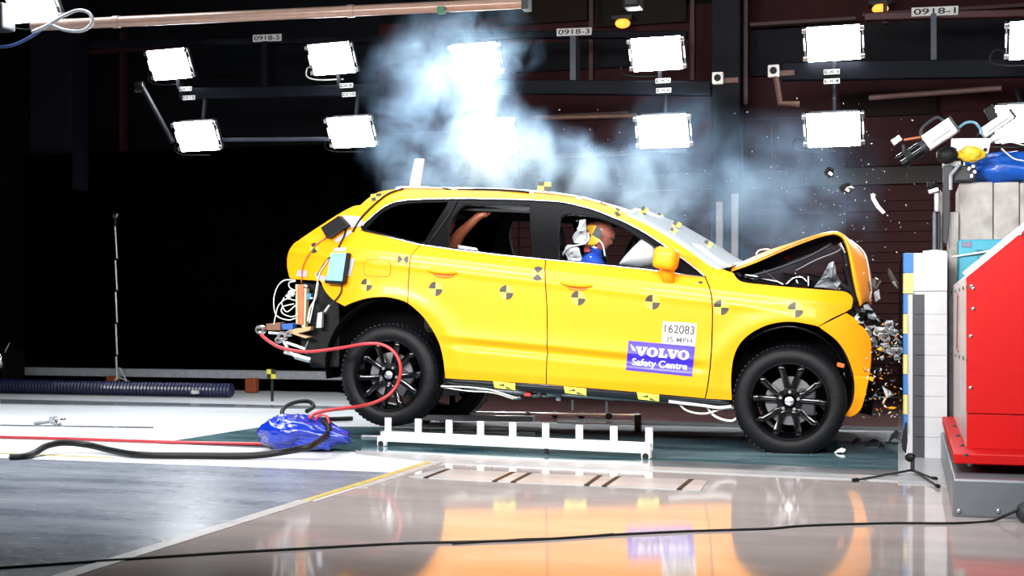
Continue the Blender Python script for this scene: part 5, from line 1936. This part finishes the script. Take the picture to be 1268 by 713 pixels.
# tripod stand far left
c = PY(146, 480, 14.25)
c.z = 0
YT = c.y
ts = thing('tripod_stand', c, 'tall thin silver tripod stand in front of the black curtain', 'stand')
POLE = mat('stand_aluminium', (.75, .75, .76), .3, .6, 0, .1)
for (y0, y1, r) in ((470, 440, .014), (439, 401, .0125), (399, 361, .012), (359, 322, .011), (320, 280, .010)):
    MB().cyl(PY(145, y0, YT), PY(144 - (470 - y1) * .008, y1, YT), r, r, 10).build('pole_section', POLE, ts, smooth=True, auto=40)
for y in (439.7, 400, 360, 321):
    MB().cyl(PY(144, y + 1.4, YT), PY(144, y - 1.4, YT), .020, .020, 10).build('collar', BLK, ts)
MB().box(PY(143.5, 267, YT), (.07, .05, .05)).build('head', SILV, ts, bevel=.008)
MB().cyl(PY(143, 280, YT), PY(143, 270, YT), .014, .014, 8).build('neck', DKG, ts)
for (x, y) in ((179, 481), (136, 483), (150, 474)):
    MB().cyl(PY(145, 466, YT), PZ(x, y, .01), .009, .008, 8).build('leg', POLE, ts)
MB().cyl(PY(148, 455, YT), PY(157, 472, YT), .008, .008, 8).build('brace', POLE, ts)
# orange blocks, blue corrugated pipe, checked board at the far left
for k, (x, y, lb) in enumerate(((140, 474, 'orange block at the foot of the tripod stand'), (312, 481, 'orange block right of the corrugated pipe'))):
    p = PY(x, y, 14.3)
    MB().box((p.x, 14.3, max(p.z, .09)), (.14, .1, .17)).build('marker_block', mat('dull_orange', (.30, .06, .015), .6), None, bevel=.015, label=lb, cat='block')
p0, p1 = PZ(-20, 496), PZ(287, 497)
YP = 13.4
b = MB()
xa, xb = PY(-20, 490, YP).x, PY(287, 490, YP).x
n = 150
b.tube([Vector((xa + (xb - xa) * k / n, YP, .085)) for k in range(n + 1)], [.072 + (.010 if k % 2 else 0) for k in range(n + 1)], 16)
b.build('corrugated_pipe', mat('navy_duct', (.006, .010, .055), .4, 0, .2, .2), smooth=False, label='dark blue corrugated pipe on the floor at left', cat='pipe')
MB().box(PY(242, 485, 13.3), (.10, .05, .05), Matrix.Rotation(.3, 3, 'Z')).build('pipe_clip', SILV, None, bevel=.01, label='small silver clip on the corrugated pipe', cat='clip')
c = PY(336, 463, 13.0)
rt = thing('target_board', c, 'small yellow and black checked board left of the car rear', 'board')
for i in (0, 1):
    for j in (0, 1):
        MB().box(c + Vector(((i - .5) * .05, 0, (j - .5) * .05)), (.05, .015, .05)).build('square', YELM if (i + j) % 2 else DRKM, rt)
MB().bx(c.x - .012, c.x + .012, 13.01, 13.03, 0, c.z).build('stake', DKG, rt)
c = PY(4, 447, 13.6)
rt = thing('dark_machine', Vector((c.x, 13, 0)), 'dark machine with a chrome fitting at the left edge', 'machine')
MB().bx(c.x - .35, c.x + .02, 13.6, 14.0, 0, PY(4, 432, 13.6).z).build('cabinet', mat('machine_black', (.002, .002, .003), .6, spec=.1), rt, bevel=.03)
MB().ell(c + Vector((-.02, -.03, 0)), (.035, .03, .09), None, 14, 10, fn=lambda d: 1 + .3 * noise.noise(d * 3)).build('fitting', CHROME, rt, smooth=True)
MB().cyl(PY(6, 436, 13.58), PY(12, 424, 13.58), .008, .006, 8).build('lever', CHROME, rt)

# ================================================================== FLYING PIECES


def shard(poly, Y, m, label, th=.012, name='debris_piece', group='fragments thrown into the air', bend=.03):
    b = MB()
    ps = [PY(x, y, Y) for x, y in poly]
    ps = [p + Vector((0, bend * noise.noise(p * 25), 0)) for p in ps]
    b.prism(ps, (.2 * th, th, .2 * th))
    return b.build(name, m, None, label=label, cat='debris', group=group)


shard([(1078, 240), (1082, 243), (1088, 254), (1096, 263), (1093, 265), (1085, 257), (1079, 247)], 9.4, mat('sliver_white', (.6, .6, .62), .3), 'long curved white sliver flying left of the barrier')
shard([(1080, 239), (1084, 241), (1082, 246)], 9.4, SILV, 'tiny silver chip at the tip of the white sliver')
for (x, y, s_, lb) in ((1027, 213, 9, 'black lump flying above the bonnet, the higher one'), (1048, 233, 10, 'black jagged lump flying between the bonnet and the white sliver')):
    c = PY(x, y, 9.6)
    e = thing('debris_piece', c, lb, 'debris', 'fragments thrown into the air')
    MB().ell(c, (s_ / 280, .03, s_ / 260), Matrix.Rotation(x, 3, 'Y'), 14, 10, fn=lambda d: 1 + .6 * noise.noise(d * 2.4)).build('lump', BLK, e)
    MB().box(c + Vector((.01, -.03, -.015)), (.03, .02, .02), Matrix.Rotation(.6, 3, 'Y')).build('bright_edge', SILV, e, bevel=.003)
shard([(1098, 334), (1101, 332), (1113, 352), (1112, 358), (1104, 349)], 9.3, CLIPG, 'clear shard hanging beside the white block', .004)
shard([(1074, 349), (1084, 344), (1091, 348), (1085, 358), (1076, 362)], 9.35, CLIPG, 'clear broken lamp lens at the bonnet tip', .006, bend=.08)
shard([(1082, 362), (1088, 358), (1090, 370), (1084, 374)], 9.35, GSHEET, 'grey fragment under the broken lens', .006, bend=.08)
for k, (x, y, w_, h_, lb) in enumerate(((1078, 469, 9, 6, 'orange fragment right of the front bumper'), (1089, 402 + 30, 7, 4, 'orange chip below the crushed metal'), (1104, 505, 12, 3, 'thin orange strip near the foot of the block'))):
    shard([(x - w_ / 2, y), (x, y - h_ / 2), (x + w_ / 2, y - h_ * .2), (x + w_ * .2, y + h_ / 2)], 9.3, PAINT, lb, .006)
shard([(1075, 496), (1092, 478), (1110, 488), (1098, 492), (1094, 501), (1086, 490)], 9.35, CLIPG, 'clear crumpled film between bumper and block', .003, bend=.1)
shard([(1048, 150 + 82), (1054, 230), (1058, 233)], 9.5, WHITEP, 'small white chip right of the jagged black lump', .006)
# uncountable specks
b = MB()
rnd = random.Random(3)
mats_sp = [WHITEP, PAINT, BLK, SILV]
for k in range(420):
    if k < 230:
        x, y = rnd.uniform(1068, 1116), rnd.uniform(395, 520)
    elif k < 330:
        x, y = rnd.gauss(1070, 60), rnd.gauss(270, 55)
    else:
        x, y = rnd.uniform(600, 1150), rnd.uniform(120, 330)
    if x > 1150 or y < 60:
        continue
    p = PY(x, y, rnd.uniform(8.9, 10.2))
    s_ = rnd.uniform(.003, .009) * (1.3 if k < 230 else .8)
    R_ = Matrix.Rotation(rnd.random() * 6, 3, 'Y') @ Matrix.Rotation(rnd.random() * 6, 3, 'X')
    b.add([p + R_ @ Vector(v) * s_ for v in ((-1, 0, 0), (1.6, .3, -.2), (.2, .4, .8), (0, -.5, .2))], [(0, 1, 2), (0, 2, 3), (0, 3, 1), (1, 3, 2)], (1 if rnd.random() < .22 else rnd.choice((0, 2, 3))) if k < 230 else rnd.choice((0, 0, 3)))
b.build('flying_specks', mats_sp, None, kind='stuff', label='fine specks of glass and paint flying about the crash', cat='debris')

# ================================================================== SMOKE
# (x, y, Y, radius px, strength)
BL = [(600, 195, 12.1, 70, .9), (548, 205, 12.1, 62, .6), (488, 198, 12.1, 56, .35), (655, 195, 12.0, 70, .95), (712, 205, 11.9, 64, .8), (768, 228, 11.7, 62, .62), (815, 252, 11.5, 52, .42),
      (600, 150, 12.2, 64, .75), (580, 105, 12.3, 74, .5), (600, 55, 12.3, 72, .5), (530, 62, 12.3, 78, .30), (482, 85, 12.3, 60, .16), (520, 130, 12.3, 72, .25), (640, 62, 12.4, 44, .2),
      (880, 215, 11.8, 100, .085), (950, 228, 11.6, 104, .085), (1012, 215, 11.4, 84, .06), (925, 290, 11.3, 92, .085), (1000, 285, 11.2, 84, .055), (820, 190, 12.0, 90, .11)]
bm = bmesh.new()
BW = []
for (x, y, Y, r, k) in BL:
    p = PY(x, y, Y)
    rad_ = r / 135.0
    BW.append((p, rad_, k))
    bmesh.ops.create_icosphere(bm, subdivisions=3, radius=rad_, matrix=Matrix.Translation(p))
me = bpy.data.meshes.new('smoke_hull')
bm.to_mesh(me)
bm.free()
so = bpy.data.objects.new('smoke_hull', me)
col.objects.link(so)
rm = so.modifiers.new('remesh', 'REMESH')
rm.mode = 'VOXEL'
rm.voxel_size = .10
bpy.context.view_layer.update()
me2 = bpy.data.meshes.new_from_object(so.evaluated_get(bpy.context.evaluated_depsgraph_get()))
bpy.data.objects.remove(so)
me2.name = 'smoke'
sm = bpy.data.objects.new('smoke', me2)
col.objects.link(sm)
tag(sm, 'blue-white smoke cloud billowing up behind the car roof', 'smoke', None, 'stuff')
m = bpy.data.materials.new('smoke_volume')
m.use_nodes = True
nt = m.node_tree
nt.nodes.remove(nt.nodes['Principled BSDF'])
out = nt.nodes['Material Output']
pvn = nt.nodes.new('ShaderNodeVolumeScatter')
pvn.inputs['Color'].default_value = (.45, .70, 1.0, 1)
pvn.inputs['Anisotropy'].default_value = .4
geo = nt.nodes.new('ShaderNodeNewGeometry')
nw = nt.nodes.new('ShaderNodeTexNoise')
nw.inputs['Scale'].default_value = 1.7
nw.inputs['Detail'].default_value = 5
nt.links.new(geo.outputs['Position'], nw.inputs['Vector'])
wv = nt.nodes.new('ShaderNodeVectorMath')
wv.operation = 'MULTIPLY_ADD'
nt.links.new(nw.outputs['Color'], wv.inputs[0])
wv.inputs[1].default_value = (.8, .8, .8)
sub = nt.nodes.new('ShaderNodeVectorMath')
sub.operation = 'SUBTRACT'
nt.links.new(geo.outputs['Position'], sub.inputs[0])
sub.inputs[1].default_value = (.4, .4, .4)
nt.links.new(sub.outputs[0], wv.inputs[2])
acc = None
for (p, rad_, k) in BW:
    ds = nt.nodes.new('ShaderNodeVectorMath')
    ds.operation = 'DISTANCE'
    ds.inputs[1].default_value = p
    nt.links.new(wv.outputs[0], ds.inputs[0])
    mr = nt.nodes.new('ShaderNodeMapRange')
    mr.interpolation_type = 'SMOOTHSTEP'
    mr.inputs[1].default_value = rad_ * 1.0
    mr.inputs[2].default_value = 0
    mr.inputs[3].default_value = 0
    mr.inputs[4].default_value = k
    nt.links.new(ds.outputs['Value'], mr.inputs[0])
    if acc is None:
        acc = mr
    else:
        mxn = nt.nodes.new('ShaderNodeMath')
        mxn.operation = 'ADD'
        nt.links.new(acc.outputs[0], mxn.inputs[0])
        nt.links.new(mr.outputs[0], mxn.inputs[1])
        acc = mxn
n1 = nt.nodes.new('ShaderNodeTexNoise')
n1.inputs['Scale'].default_value = 2.3
n1.inputs['Detail'].default_value = 6
n1.inputs['Roughness'].default_value = .62
n1.inputs['Distortion'].default_value = .6
nt.links.new(geo.outputs['Position'], n1.inputs['Vector'])
m1 = nt.nodes.new('ShaderNodeMapRange')
m1.inputs[1].default_value, m1.inputs[2].default_value = .41, .67
m1.inputs[3].default_value, m1.inputs[4].default_value = .0, 1.0
nt.links.new(n1.outputs['Fac'], m1.inputs[0])
mu = nt.nodes.new('ShaderNodeMath')
mu.operation = 'MULTIPLY'
nt.links.new(acc.outputs[0], mu.inputs[0])
nt.links.new(m1.outputs[0], mu.inputs[1])
mu2 = nt.nodes.new('ShaderNodeMath')
mu2.operation = 'MULTIPLY'
mu2.inputs[1].default_value = 7.5
nt.links.new(mu.outputs[0], mu2.inputs[0])
nt.links.new(mu2.outputs[0], pvn.inputs['Density'])
nt.links.new(pvn.outputs[0], out.inputs['Volume'])
me2.materials.clear()
me2.materials.append(m)
